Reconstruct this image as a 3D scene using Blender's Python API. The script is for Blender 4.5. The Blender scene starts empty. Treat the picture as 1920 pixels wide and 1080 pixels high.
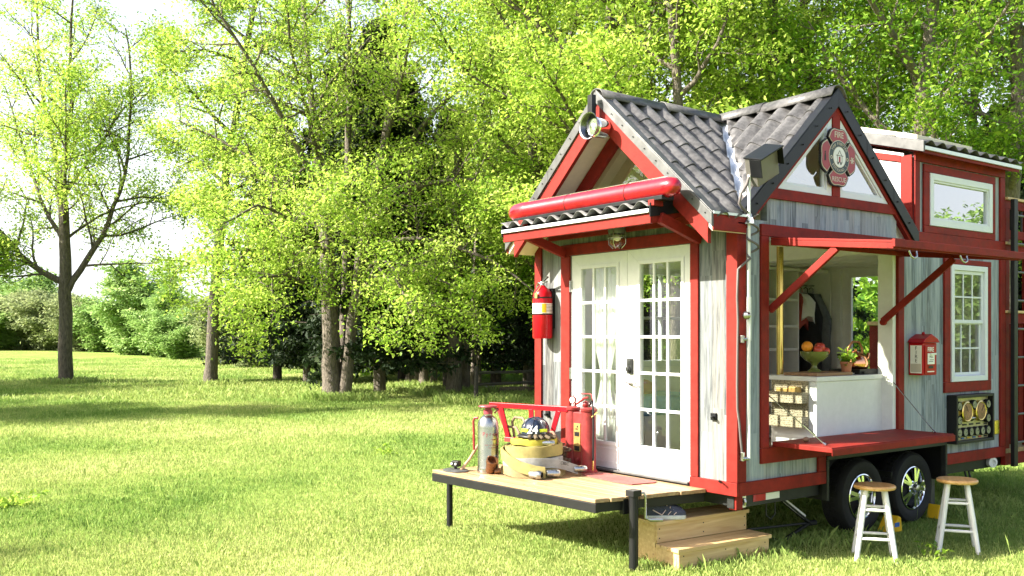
import bpy, bmesh, math, random
import numpy as np
from mathutils import Vector, Matrix
S = bpy.context.scene
COL = S.collection
R = math.radians
rnd = random.Random(7)
# ------------------------------------------------------------------ helpers
def tag(o, label=None, cat=None, group=None, kind=None):
    if label: o['label'] = label
    if cat: o['category'] = cat
    if group: o['group'] = group
    if kind: o['kind'] = kind
    return o
def empty(name, loc=(0, 0, 0), rz=0, label=None, cat=None, group=None):
    o = bpy.data.objects.new(name, None)
    o.empty_display_size = .1
    o.location = loc; o.rotation_euler = (0, 0, rz)
    COL.objects.link(o)
    return tag(o, label, cat, group)
def copy_tree(o, parent=None):
    c = o.copy(); COL.objects.link(c)
    if parent: c.parent = parent
    for ch in list(o.children): copy_tree(ch, c)
    return c
class MB:
    def __init__(s): s.v = []; s.f = []
    def add(s, vs, fs):
        n = len(s.v); s.v += [tuple(v) for v in vs]; s.f += [tuple(i + n for i in f) for f in fs]; return s
    def box(s, x0, x1, y0, y1, z0, z1, M=None):
        vs = [Vector((x, y, z)) for z in (z0, z1) for y in (y0, y1) for x in (x0, x1)]
        if M: vs = [M @ v for v in vs]
        return s.add(vs, [(0, 2, 3, 1), (4, 5, 7, 6), (0, 1, 5, 4), (2, 6, 7, 3), (0, 4, 6, 2), (1, 3, 7, 5)])
    def bar(s, p0, p1, w, h, up=(0, 0, 1)):
        p0 = Vector(p0); p1 = Vector(p1); d = p1 - p0; L = d.length; d.normalize()
        up = Vector(up)
        if abs(d.dot(up)) > .99: up = Vector((0, 1, 0))
        sd = d.cross(up).normalized(); u = sd.cross(d)
        M = Matrix((sd, d, u)).transposed().to_4x4(); M.translation = p0
        return s.box(-w / 2, w / 2, 0, L, -h / 2, h / 2, M)
    def tube(s, pts, rad, n=10, cap=True, closed=False):
        pts = [Vector(p) for p in pts]
        if not hasattr(rad, '__len__'): rad = [rad] * len(pts)
        b = len(s.v); ref = None; N = len(pts)
        for i, p in enumerate(pts):
            if closed: d = pts[(i + 1) % N] - pts[i - 1]
            else: d = pts[min(i + 1, N - 1)] - pts[max(i - 1, 0)]
            d.normalize()
            if ref is None:
                ref = Vector((0, 0, 1)) if abs(d.z) < .9 else Vector((1, 0, 0))
            a = (ref - d * ref.dot(d)).normalized(); ref = a; c = d.cross(a)
            for k in range(n):
                t = 2 * math.pi * k / n
                s.v.append(tuple(p + (a * math.cos(t) + c * math.sin(t)) * rad[i]))
        for i in range(N if closed else N - 1):
            for k in range(n):
                i2 = (i + 1) % N
                s.f.append((b + i * n + k, b + i * n + (k + 1) % n, b + i2 * n + (k + 1) % n, b + i2 * n + k))
        if cap and not closed:
            s.f.append(tuple(b + k for k in range(n))[::-1]); s.f.append(tuple(b + (N - 1) * n + k for k in range(n)))
        return s
    def lathe(s, prof, M=None, n=24, cap=True):
        b = len(s.v); M = M or Matrix()
        for r, z in prof:
            for k in range(n):
                t = 2 * math.pi * k / n
                s.v.append(tuple(M @ Vector((r * math.cos(t), r * math.sin(t), z))))
        for i in range(len(prof) - 1):
            for k in range(n):
                s.f.append((b + i * n + k, b + i * n + (k + 1) % n, b + (i + 1) * n + (k + 1) % n, b + (i + 1) * n + k))
        if cap:
            s.f.append(tuple(b + k for k in range(n))[::-1]); s.f.append(tuple(b + (len(prof) - 1) * n + k for k in range(n)))
        return s
    def prism(s, poly, plane, a, b):
        # poly 2-D in plane 'xz','yz','xy'; extruded from a to b along the third axis
        def P(u, v, w): return {'xz': (u, w, v), 'yz': (w, u, v), 'xy': (u, v, w)}[plane]
        n = len(poly)
        return s.add([P(u, v, a) for u, v in poly] + [P(u, v, b) for u, v in poly],
                     [tuple(range(n))[::-1], tuple(range(n, 2 * n))] + [(i, (i + 1) % n, n + (i + 1) % n, n + i) for i in range(n)])
    def xform(s, M): s.v = [tuple(M @ Vector(v)) for v in s.v]; return s
    def ball(s, c, r, n=16, sx=1, sy=1, sz=1):
        pr = [(max(1e-4, r * math.sin(math.pi * i / 10)), -r * math.cos(math.pi * i / 10)) for i in range(11)]
        M = Matrix.Translation(c) @ Matrix.Diagonal((sx, sy, sz, 1))
        return s.lathe(pr, M, n)
    def build(s, name, mat, parent=None, bevel=0, smooth=None, loc=None):
        me = bpy.data.meshes.new(name); me.from_pydata(s.v, [], s.f)
        bm = bmesh.new(); bm.from_mesh(me); bmesh.ops.recalc_face_normals(bm, faces=bm.faces); bm.to_mesh(me); bm.free()
        me.update()
        if mat: me.materials.append(mat)
        if smooth:
            me.polygons.foreach_set('use_smooth', [True] * len(me.polygons)); me.set_sharp_from_angle(angle=R(smooth))
        o = bpy.data.objects.new(name, me); COL.objects.link(o)
        if parent: o.parent = parent
        if loc: o.location = loc
        if bevel:
            m = o.modifiers.new('b', 'BEVEL'); m.width = bevel; m.segments = 2; m.limit_method = 'ANGLE'; m.angle_limit = R(40)
        return o
def axisM(p, d):
    "matrix taking +Z to direction d at point p"
    d = Vector(d).normalized(); M = d.to_track_quat('Z', 'Y').to_matrix().to_4x4(); M.translation = Vector(p); return M
def text_mb(txt, size, M, depth=.0015, align='CENTER', bold=0, sx=1):
    cu = bpy.data.curves.new('t', 'FONT'); cu.body = txt; cu.size = size; cu.align_x = align; cu.align_y = 'CENTER'; cu.extrude = depth
    cu.offset = bold; cu.resolution_u = 3
    o = bpy.data.objects.new('t', cu); COL.objects.link(o); bpy.context.view_layer.update()
    dg = bpy.context.evaluated_depsgraph_get()
    me = bpy.data.meshes.new_from_object(o.evaluated_get(dg))
    mb = MB(); Ms = M @ Matrix.Diagonal((sx, 1, 1, 1))
    mb.add([Ms @ v.co for v in me.vertices], [tuple(p.vertices) for p in me.polygons])
    bpy.data.objects.remove(o); bpy.data.curves.remove(cu); bpy.data.meshes.remove(me)
    return mb
def merge(*mbs):
    r = MB()
    for m in mbs: r.add(m.v, m.f)
    return r
# frames whose local x is the reading direction and local z the outward normal
def faceM(p, xdir, nrm):
    x = Vector(xdir).normalized(); z = Vector(nrm).normalized(); y = z.cross(x)
    M = Matrix((x, y, z)).transposed().to_4x4(); M.translation = Vector(p); return M
# ------------------------------------------------------------------ materials
def nm(name):
    m = bpy.data.materials.new(name); m.use_nodes = True; nt = m.node_tree
    b = nt.nodes['Principled BSDF']; return m, nt, b
def N(nt, t, **k):
    n = nt.nodes.new(t)
    for a, v in k.items(): setattr(n, a, v)
    return n
def mth(nt, op, a, b=None):
    n = nt.nodes.new('ShaderNodeMath'); n.operation = op
    for i, v in enumerate((a, b)):
        if v is None: continue
        if isinstance(v, (int, float)): n.inputs[i].default_value = v
        else: nt.links.new(v, n.inputs[i])
    return n.outputs[0]
def ramp(nt, fac, stops):
    r = N(nt, 'ShaderNodeValToRGB'); e = r.color_ramp.elements
    e[0].position, e[0].color = stops[0][0], (*stops[0][1], 1)
    e[1].position, e[1].color = stops[-1][0], (*stops[-1][1], 1)
    for p, c in stops[1:-1]:
        q = e.new(p); q.color = (*c, 1)
    nt.links.new(fac, r.inputs[0]); return r.outputs[0]
def simple(name, col, rough=.5, metal=0, var=.15, scale=12, bump=.0, stretch=(1, 1, 1), coat=0, spec=.35):
    m, nt, b = nm(name)
    tc = N(nt, 'ShaderNodeTexCoord'); mp = N(nt, 'ShaderNodeMapping'); mp.inputs['Scale'].default_value = stretch
    nt.links.new(tc.outputs['Object'], mp.inputs[0])
    no = N(nt, 'ShaderNodeTexNoise'); no.inputs['Scale'].default_value = scale; no.inputs['Detail'].default_value = 5
    no.inputs['Roughness'].default_value = .65
    nt.links.new(mp.outputs[0], no.inputs['Vector'])
    n2 = N(nt, 'ShaderNodeTexNoise'); n2.inputs['Scale'].default_value = max(1.2, scale / 7); n2.inputs['Detail'].default_value = 3; nt.links.new(tc.outputs['Object'], n2.inputs['Vector'])
    fac = mth(nt, 'ADD', mth(nt, 'MULTIPLY', no.outputs['Fac'], .6), mth(nt, 'MULTIPLY', n2.outputs['Fac'], .4))
    lo = tuple(c * (1 - var) for c in col); hi = tuple(min(1, c * (1 + var)) for c in col)
    nt.links.new(ramp(nt, fac, [(.36, lo), (.64, hi)]), b.inputs['Base Color'])
    rr = N(nt, 'ShaderNodeMapRange'); rr.inputs['To Min'].default_value = max(.02, rough - .1); rr.inputs['To Max'].default_value = min(1, rough + .1)
    nt.links.new(no.outputs['Fac'], rr.inputs['Value']); nt.links.new(rr.outputs[0], b.inputs['Roughness'])
    b.inputs['Metallic'].default_value = metal; b.inputs['Coat Weight'].default_value = coat; b.inputs['Specular IOR Level'].default_value = spec
    if bump:
        bp = N(nt, 'ShaderNodeBump'); bp.inputs['Strength'].default_value = bump; bp.inputs['Distance'].default_value = .01
        nt.links.new(no.outputs['Fac'], bp.inputs['Height']); nt.links.new(bp.outputs[0], b.inputs['Normal'])
    return m
def plank(name, axis, w=.105):
    m, nt, b = nm(name)
    tc = N(nt, 'ShaderNodeTexCoord'); sp = N(nt, 'ShaderNodeSeparateXYZ'); nt.links.new(tc.outputs['Object'], sp.inputs[0])
    u = sp.outputs['XYZ'.index(axis)]; z = sp.outputs[2]
    ui = mth(nt, 'FLOOR', mth(nt, 'DIVIDE', u, w)); fr = mth(nt, 'FRACT', mth(nt, 'DIVIDE', u, w))
    wn = N(nt, 'ShaderNodeTexWhiteNoise', noise_dimensions='1D'); nt.links.new(ui, wn.inputs['W'])
    # every board also broken into lengths
    zl = mth(nt, 'FLOOR', mth(nt, 'ADD', mth(nt, 'DIVIDE', z, 1.3), mth(nt, 'MULTIPLY', wn.outputs[0], 7)))
    wn2 = N(nt, 'ShaderNodeTexWhiteNoise', noise_dimensions='2D'); cb = N(nt, 'ShaderNodeCombineXYZ'); nt.links.new(ui, cb.inputs[0]); nt.links.new(zl, cb.inputs[1])
    nt.links.new(cb.outputs[0], wn2.inputs['Vector'])
    cv = N(nt, 'ShaderNodeCombineXYZ'); nt.links.new(mth(nt, 'MULTIPLY', u, 26), cv.inputs[0]); nt.links.new(mth(nt, 'MULTIPLY', z, 1.6), cv.inputs[1])
    nt.links.new(mth(nt, 'MULTIPLY', wn2.outputs[0], 60), cv.inputs[2])
    n1 = N(nt, 'ShaderNodeTexNoise'); n1.inputs['Scale'].default_value = 1.6; n1.inputs['Detail'].default_value = 7; n1.inputs['Roughness'].default_value = .68; n1.inputs['Distortion'].default_value = .5
    nt.links.new(cv.outputs[0], n1.inputs['Vector'])
    f = mth(nt, 'ADD', mth(nt, 'MULTIPLY', n1.outputs['Fac'], .9), mth(nt, 'MULTIPLY', mth(nt, 'SUBTRACT', wn2.outputs[0], .5), .20))
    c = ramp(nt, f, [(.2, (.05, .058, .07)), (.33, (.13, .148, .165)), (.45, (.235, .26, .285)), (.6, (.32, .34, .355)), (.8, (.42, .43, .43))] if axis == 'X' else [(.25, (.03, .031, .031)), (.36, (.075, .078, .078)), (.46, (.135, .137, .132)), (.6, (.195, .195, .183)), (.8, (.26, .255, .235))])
    # a slight blue or brown cast from board to board
    mx = N(nt, 'ShaderNodeMix', data_type='RGBA', blend_type='MULTIPLY'); mx.inputs[0].default_value = .5
    nt.links.new(c, mx.inputs[6]); nt.links.new(ramp(nt, wn.outputs[0], [(0, (.95, .9, .82)), (.4, (1, 1, 1)), (1, (.8, .95, 1.05))]), mx.inputs[7])
    nt.links.new(mx.outputs[2], b.inputs['Base Color'])
    b.inputs['Roughness'].default_value = .75
    g = mth(nt, 'MULTIPLY', mth(nt, 'LESS_THAN', mth(nt, 'ABSOLUTE', mth(nt, 'SUBTRACT', fr, .5)), .475), 1)
    h = mth(nt, 'ADD', g, mth(nt, 'MULTIPLY', n1.outputs['Fac'], .25))
    bp = N(nt, 'ShaderNodeBump'); bp.inputs['Strength'].default_value = .7; bp.inputs['Distance'].default_value = .006
    nt.links.new(h, bp.inputs['Height']); nt.links.new(bp.outputs[0], b.inputs['Normal'])
    return m
def wood(name, lo, hi, axis='X', scale=2.2, rough=.55, knots=True):
    m, nt, b = nm(name)
    tc = N(nt, 'ShaderNodeTexCoord'); mp = N(nt, 'ShaderNodeMapping')
    st = [14, 14, 14]; st['XYZ'.index(axis)] = .9; mp.inputs['Scale'].default_value = st
    nt.links.new(tc.outputs['Object'], mp.inputs[0])
    no = N(nt, 'ShaderNodeTexNoise'); no.inputs['Scale'].default_value = scale; no.inputs['Detail'].default_value = 6; no.inputs['Distortion'].default_value = .7
    nt.links.new(mp.outputs[0], no.inputs['Vector'])
    c = ramp(nt, no.outputs['Fac'], [(.3, lo), (.55, tuple((a + d) / 2 for a, d in zip(lo, hi))), (.72, hi)])
    if knots:
        vo = N(nt, 'ShaderNodeTexVoronoi'); vo.inputs['Scale'].default_value = 5.5
        mp2 = N(nt, 'ShaderNodeMapping'); s2 = [1.4, 1.4, 1.4]; s2['XYZ'.index(axis)] = .8; mp2.inputs['Scale'].default_value = s2
        nt.links.new(tc.outputs['Object'], mp2.inputs[0]); nt.links.new(mp2.outputs[0], vo.inputs['Vector'])
        k = ramp(nt, vo.outputs['Distance'], [(.05, (.35, .2, .12)), (.1, (1, 1, 1))])
        mx = N(nt, 'ShaderNodeMix', data_type='RGBA', blend_type='MULTIPLY'); mx.inputs[0].default_value = .7
        nt.links.new(c, mx.inputs[6]); nt.links.new(k, mx.inputs[7]); c = mx.outputs[2]
    nt.links.new(c, b.inputs['Base Color']); b.inputs['Roughness'].default_value = rough
    bp = N(nt, 'ShaderNodeBump'); bp.inputs['Strength'].default_value = .25; bp.inputs['Distance'].default_value = .004
    nt.links.new(no.outputs['Fac'], bp.inputs['Height']); nt.links.new(bp.outputs[0], b.inputs['Normal'])
    return m
def glass(name, tint=(.92, .95, .93), refl=1.0):
    m, nt, b = nm(name); nt.nodes.remove(b)
    t = N(nt, 'ShaderNodeBsdfTransparent'); t.inputs[0].default_value = (*tint, 1)
    g = N(nt, 'ShaderNodeBsdfGlossy'); g.inputs['Roughness'].default_value = .01; g.inputs[0].default_value = (.95, .97, 1, 1)
    lw = N(nt, 'ShaderNodeLayerWeight'); lw.inputs[0].default_value = .5
    mx = N(nt, 'ShaderNodeMixShader')
    f = mth(nt, 'MINIMUM', mth(nt, 'ADD', mth(nt, 'MULTIPLY', mth(nt, 'POWER', lw.outputs['Facing'], 3.5), .8), .045 * refl), .9)
    nt.links.new(f, mx.inputs[0]); nt.links.new(t.outputs[0], mx.inputs[1]); nt.links.new(g.outputs[0], mx.inputs[2])
    nt.links.new(mx.outputs[0], nt.nodes['Material Output'].inputs[0]); return m
def leafmat(name, stops, trans=.45, rough=.55, patch=.25):
    m, nt, b = nm(name)
    at = N(nt, 'ShaderNodeAttribute'); at.attribute_name = 'tint'
    tc = N(nt, 'ShaderNodeTexCoord'); no = N(nt, 'ShaderNodeTexNoise'); no.inputs['Scale'].default_value = patch; no.inputs['Detail'].default_value = 3
    nt.links.new(tc.outputs['Object'], no.inputs['Vector'])
    f = mth(nt, 'ADD', mth(nt, 'MULTIPLY', at.outputs['Fac'], .6), mth(nt, 'MULTIPLY', no.outputs['Fac'], .4))
    c = ramp(nt, f, stops)
    nt.links.new(c, b.inputs['Base Color']); b.inputs['Roughness'].default_value = rough; b.inputs['Specular IOR Level'].default_value = .3
    tr = N(nt, 'ShaderNodeBsdfTranslucent'); nt.links.new(c, tr.inputs[0])
    mx = N(nt, 'ShaderNodeMixShader'); mx.inputs[0].default_value = trans
    nt.links.new(b.outputs[0], mx.inputs[1]); nt.links.new(tr.outputs[0], mx.inputs[2]); nt.links.new(mx.outputs[0], nt.nodes['Material Output'].inputs[0])
    return m
def bark(name, lo, hi):
    m, nt, b = nm(name)
    tc = N(nt, 'ShaderNodeTexCoord'); mp = N(nt, 'ShaderNodeMapping'); mp.inputs['Scale'].default_value = (5, 5, 1.2); nt.links.new(tc.outputs['Object'], mp.inputs[0])
    no = N(nt, 'ShaderNodeTexNoise'); no.inputs['Scale'].default_value = 4; no.inputs['Detail'].default_value = 8; no.inputs['Roughness'].default_value = .7
    nt.links.new(mp.outputs[0], no.inputs['Vector'])
    vo = N(nt, 'ShaderNodeTexVoronoi', feature='DISTANCE_TO_EDGE'); vo.inputs['Scale'].default_value = 5; nt.links.new(mp.outputs[0], vo.inputs['Vector'])
    nt.links.new(ramp(nt, no.outputs['Fac'], [(.35, lo), (.7, hi)]), b.inputs['Base Color']); b.inputs['Roughness'].default_value = .9
    h = mth(nt, 'ADD', mth(nt, 'MINIMUM', vo.outputs['Distance'], .2), mth(nt, 'MULTIPLY', no.outputs['Fac'], .3))
    bp = N(nt, 'ShaderNodeBump'); bp.inputs['Strength'].default_value = .9; bp.inputs['Distance'].default_value = .06
    nt.links.new(h, bp.inputs['Height']); nt.links.new(bp.outputs[0], b.inputs['Normal']); return m
M = {}
M['red'] = simple('red_paint', (.18, .013, .0085), .62, var=.3, scale=14, bump=.12, stretch=(1, 1, 1), spec=.18)
M['redgloss'] = simple('red_enamel', (.36, .005, .011), .32, var=.18, coat=.1, spec=.2)
M['redworn'] = simple('worn_red_enamel', (.22, .026, .026), .38, var=.3, scale=16, bump=.1)
M['white'] = simple('white_paint', (.66, .66, .65), .45, var=.06)
M['vinyl'] = simple('white_vinyl', (.62, .64, .67), .35, var=.03)
M['inner'] = simple('interior_white', (.80, .79, .75), .6, var=.05)
M['cream'] = simple('cream_soffit', (.74, .62, .52), .6, var=.08)
M['plank_front'] = plank('weathered_plank_front', 'Y', .13)
M['plank_side'] = plank('weathered_plank_side', 'X', .085)
M['roof'] = simple('stone_coated_metal_tile', (.082, .079, .078), .45, .1, var=.5, scale=26, bump=.08)
M['blackmetal'] = simple('black_metal', (.011, .0115, .013), .4, .3, var=.3, bump=.03)
M['galv'] = simple('dull_galvanised_metal', (.10, .10, .098), .45, .4, var=.3, scale=8)
M['drip'] = simple('pale_drip_edge', (.62, .66, .66), .35, .3, var=.06)
M['valley'] = simple('pale_valley_flashing', (.72, .78, .84), .35, .2, var=.12, scale=14)
M['chrome'] = simple('chrome', (.85, .86, .88), .07, 1, var=.03)
M['steel'] = simple('steel', (.40, .40, .385), .27, 1, var=.12, scale=6)
M['rubber'] = simple('tyre_rubber', (.009, .009, .0095), .75, var=.25, scale=40, bump=.2)
M['black'] = simple('black_paint', (.006, .006, .0065), .5, var=.2)
M['dark'] = simple('dark_steel_frame', (.028, .03, .028), .5, .4, var=.3)
M['brass'] = simple('brass', (.72, .52, .18), .22, 1, var=.12)
M['copper'] = simple('copper', (.78, .36, .2), .2, 1, var=.14)
M['oldbrass'] = simple('tarnished_brass', (.25, .12, .06), .35, .8, var=.3)
M['glass'] = glass('window_glass')
M['glass_hi'] = glass('reflective_glass', (.75, .8, .76), 2.2)
M['glass_front'] = glass('gable_front_glass', (.8, .82, .72), 4.5)
M['glass_sky'] = glass('sky_reflecting_glass', (.7, .75, .72), 9)
M['chrome_dark'] = simple('dull_chrome', (.12, .125, .135), .22, 1, var=.2)
M['lampglass'] = glass('lamp_glass', (.95, .93, .85), 1.5)
M['deckwood'] = wood('deck_timber', (.22, .13, .06), (.40, .28, .15), 'Y')
M['pine'] = wood('step_pine', (.46, .29, .12), (.66, .48, .24), 'X')
M['oak'] = wood('seat_oak', (.5, .26, .08), (.68, .42, .16), 'X', knots=False, rough=.35)
M['board'] = wood('cutting_board_wood', (.2, .1, .05), (.34, .18, .09), 'X', knots=False)
M['tancap'] = wood('cedar_cap', (.45, .3, .13), (.66, .48, .24), 'X', knots=False)
M['floor'] = wood('interior_floor', (.22, .13, .07), (.36, .22, .12), 'X', knots=False)
M['stick'] = wood('handle_wood', (.32, .19, .1), (.5, .33, .19), 'Z', knots=False)
M['hose_y'] = simple('yellow_hose_canvas', (.23, .19, .065), .85, var=.35, scale=9, bump=.2)
M['hose_b'] = simple('bright_yellow_hose_canvas', (.30, .26, .03), .8, var=.3, scale=14, bump=.2)
M['hose_w'] = simple('grey_white_hose_canvas', (.23, .226, .215), .85, var=.35, scale=10, bump=.2)
M['hose_t'] = simple('tan_hose_canvas', (.22, .175, .08), .85, var=.35, scale=10, bump=.2)
M['hose_br'] = simple('brown_hose_canvas', (.19, .13, .085), .85, var=.35, scale=8, bump=.2)
M['leather'] = simple('glove_leather', (.075, .055, .03), .8, var=.4, scale=22, bump=.3)
M['navy'] = simple('navy_helmet_shell', (.012, .018, .035), .22, var=.2, coat=.5)
M['lime'] = simple('reflective_lime', (.62, .72, .02), .4, var=.05)
M['gold'] = simple('gold_plate', (.45, .3, .1), .35, .5, var=.25, scale=30)
M['lightred'] = simple('red_lens', (.36, .005, .016), .2, .25, var=.35, scale=7, coat=.8)
M['terracotta'] = simple('terracotta', (.45, .17, .09), .75, var=.12)
M['bowl'] = simple('green_glazed_bowl', (.14, .16, .04), .25, var=.2, coat=.4)
M['orange'] = simple('orange_peel', (.75, .26, .02), .45, var=.1, scale=60, bump=.1)
M['apple'] = simple('apple_skin', (.5, .06, .04), .3, var=.5, scale=9)
M['cloth_w'] = simple('white_cloth', (.82, .82, .79), .9, var=.06)
M['cloth_k'] = simple('black_cloth', (.02, .02, .022), .9, var=.3)
M['cloth_g'] = simple('grey_cloth', (.14, .15, .16), .9, var=.3)
M['cloth_r'] = simple('red_cloth', (.4, .08, .07), .9, var=.2)
M['cloth_bl'] = simple('blue_cloth', (.18, .38, .55), .9, var=.25, scale=6)
M['mat'] = simple('red_doormat', (.24, .07, .06), .9, var=.3, scale=30, bump=.3)
M['wicker'] = None
M['plaque_red'] = simple('plaque_red', (.28, .04, .055), .45, var=.06)
M['plaque_cream'] = simple('plaque_cream', (.48, .43, .35), .5, var=.05)
M['plaque_dark'] = simple('plaque_charcoal', (.03, .05, .06), .45, var=.1)
M['paper'] = simple('white_label', (.78, .77, .72), .5, var=.04)
M['ink'] = simple('black_ink', (.02, .02, .02), .6, var=.1)
M['redink'] = simple('red_ink', (.5, .02, .03), .5, var=.1)
M['dial'] = simple('gauge_dial', (.2, .2, .14), .35, var=.35, scale=70)
M['dialpic'] = simple('gauge_face', (.22, .1, .06), .35, var=.9, scale=45)
M['panel'] = simple('gauge_panel_brass', (.42, .38, .22), .4, .5, var=.25, scale=20)
M['wire'] = simple('cord_grey', (.11, .095, .09), .6, var=.1)
M['shoe'] = simple('shoe_mesh', (.045, .05, .075), .8, var=.5, scale=90, bump=.2)
M['sole'] = simple('shoe_sole', (.5, .5, .47), .7, var=.2, scale=30)
M['lace'] = simple('shoe_lace', (.6, .45, .42), .8, var=.15)
M['concrete'] = simple('concrete', (.4, .39, .36), .9, var=.2, scale=9, bump=.2)
M['log'] = bark('weathered_log', (.08, .055, .04), (.2, .15, .11))
M['yellow'] = simple('yellow_plastic', (.7, .42, .01), .5, var=.1)
M['bluelabel'] = simple('blue_label', (.03, .12, .4), .5, var=.1)
M['flood'] = simple('floodlight_bronze', (.16, .15, .135), .45, .4, var=.12)
M['fence'] = simple('dark_fence_wood', (.035, .03, .028), .8, var=.3)
M['panelgrey'] = simple('pale_roof_panel', (.62, .55, .42), .5, .1, var=.08)
M['perf'] = None
def dotmat(name, base, hole, scale):
    m, nt, b = nm(name)
    tc = N(nt, 'ShaderNodeTexCoord'); vo = N(nt, 'ShaderNodeTexVoronoi'); vo.inputs['Scale'].default_value = scale; vo.inputs['Randomness'].default_value = .35
    nt.links.new(tc.outputs['Object'], vo.inputs['Vector'])
    nt.links.new(ramp(nt, vo.outputs['Distance'], [(.32, hole), (.46, base)]), b.inputs['Base Color']); b.inputs['Roughness'].default_value = .6
    bp = N(nt, 'ShaderNodeBump'); bp.inputs['Strength'].default_value = .6; bp.inputs['Distance'].default_value = .01
    nt.links.new(vo.outputs['Distance'], bp.inputs['Height']); nt.links.new(bp.outputs[0], b.inputs['Normal']); return m
M['wicker'] = dotmat('pale_woven_wire', (.30, .26, .17), (.10, .08, .045), 55)
M['perf'] = dotmat('diamond_plate', (.38, .4, .4), (.2, .2, .2), 40)
# ------------------------------------------------------------------ the tiny house
HW, HL = 2.615, 4.34              # width (y) and length (x)
RY, RX, ZR = 1.30, 1.31, 4.0      # ridge lines and their height
def zM(y): return ZR - .9 * abs(y - RY)      # main gable
def zC(x): return ZR - .92 * abs(x - RX)     # cross gable over the serving hatch
house = empty('tiny_house', (0, 0, .42), label='grey plank tiny house on a trailer with red trim, French doors and black roofs', cat='tiny house')
H0 = house
def hp(name, mb, mat, bevel=0, smooth=None, parent=None):
    "a part of the house (mesh kept in world coordinates, offset to the house's base)"
    o = mb.build(name, mat, parent or house, bevel, smooth)
    if parent is None: o.location = (0, 0, -.42)
    return o
def inset(poly, w):
    n = len(poly); A = sum(poly[i][0] * poly[(i + 1) % n][1] - poly[(i + 1) % n][0] * poly[i][1] for i in range(n))
    sgn = 1 if A > 0 else -1; ws = w if hasattr(w, '__len__') else [w] * n; L = []
    for i in range(n):
        p = Vector(poly[i]); q = Vector(poly[(i + 1) % n]); d = (q - p).normalized(); nn = Vector((-d.y, d.x)) * sgn
        L.append((p + nn * ws[i], d))
    out = []
    for i in range(n):
        (p, d), (q, e) = L[i - 1], L[i]
        t = (q - p).cross(e) / d.cross(e) if not isinstance((q - p).cross(e), Vector) else 0
        out.append(tuple(p + d * t))
    return out
def ring(mb, outer, inner, plane, a, b):
    n = len(outer)
    for i in range(n):
        j = (i + 1) % n
        mb.prism([outer[i], outer[j], inner[j], inner[i]], plane, a, b)
    return mb
def sheet(poly, plane, w):
    return MB().add([{'xz': (u, w, v), 'yz': (w, u, v)}[plane] for u, v in poly], [tuple(range(len(poly)))])
def rect(u0, u1, v0, v1): return [(u0, v0), (u1, v0), (u1, v1), (u0, v1)]
# --- outer walls
T = .07
w = MB()
w.prism([(2.07, .56), (2.6, .56), (2.6, 2.74), (2.36, 2.97), (2.07, 2.97)], 'yz', .001, T)
w.prism([(.49, .56), (.015, .56), (.015, 2.74), (.25, 2.97), (.49, 2.97)], 'yz', .001, T)
w.box(.001, T, .49, 2.07, 2.63, 2.97)
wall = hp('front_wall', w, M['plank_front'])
w = MB()
w.box(T, .38, .001, T, .56, 2.80).box(.38, 1.16, .001, T, .56, .92).box(1.16, 2.29, .001, T, .78, .92)
w.box(2.29, 3.14, .001, T, .78, 2.76).box(3.14, 3.23, .001, T, .56, 2.76).box(3.23, 3.95, .001, T, .56, 1.38).box(3.23, 3.95, .001, T, 2.57, 2.76).box(3.95, HL - .01, .001, T, .56, 2.76)
w.box(.38, 2.29, .001, T, 2.68, 3.0)
# dormer side
w.box(2.6, 2.84, .0012, T, 2.761, 3.6).box(4.06, HL - .01, .0012, T, 2.761, 3.6).box(2.84, 4.06, .0012, T, 2.761, 2.93).box(2.84, 4.06, .0012, T, 3.45, 3.6)
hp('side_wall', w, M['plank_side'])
w = MB()
fw = HW - T
w.box(T, 1.3, fw, HW, .56, 3.0).box(1.3, 2.2, fw, HW, .56, 1.5).box(1.3, 2.2, fw, HW, 2.6, 3.0).box(2.2, HL, fw, HW, .56, 3.6)
hp('far_wall', w, M['plank_side'])
w = MB()
w.box(HL - T, HL - .012, T, 1.12, .56, 3.6).box(HL - T, HL - .012, 2.0, fw, .56, 3.6).box(HL - T, HL - .012, 1.12, 2.0, 2.72, 3.95)
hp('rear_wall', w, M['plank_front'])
# interior lining
w = MB()
w.box(T + .003, .1, .52, .04 + .5, .62, 2.6)
for a, b in ((2.1, fw - .03), (T + .03, .46)): w.box(T + .002, T + .02, a, b, .62, 2.75)
w.box(T + .002, T + .02, .46, 2.1, 2.65, 2.98)
w.box(T + .02, 1.3, fw - .02, fw - .002, .62, 2.98).box(1.3, 2.2, fw - .02, fw - .002, .62, 1.5).box(1.3, 2.2, fw - .02, fw - .002, 2.6, 2.98).box(2.2, HL - T, fw - .02, fw - .002, .62, 3.55)
w.box(HL - T - .02, HL - T - .002, T + .03, 1.12, .62, 3.55).box(HL - T - .02, HL - T - .002, 2.0, fw - .02, .62, 3.55).box(HL - T - .02, HL - T - .002, 1.12, 2.0, 2.72, 3.7)
w.box(T + .02, .39, T + .002, T + .02, .62, 2.7).box(2.38, 3.2, T + .002, T + .02, .8, 3.0).box(3.98, HL - T - .02, T + .002, T + .02, .62, 3.0).box(3.2, 3.98, T + .002, T + .02, .62, 1.36).box(3.2, 3.98, T + .002, T + .02, 2.59, 2.9)
hp('interior_lining', w, M['inner'])
hp('floor', MB().box(T, 1.15, T, fw, .56, .615).box(1.15, 3.15, .77, fw, .56, .615).box(3.15, HL - T, T, fw, .56, .615), M['floor'])
w = MB().box(2.3, HL - T - .02, T + .02, fw - .02, 2.77, 2.83)
for i in range(5): w.box(2.35 + .42 * i, 2.42 + .42 * i, T + .03, fw - .03, 2.68, 2.768)
w.box(2.24, 2.298, T + .02, fw - .02, 2.64, 2.86)
hp('loft_floor', w, M['inner'])
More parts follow.
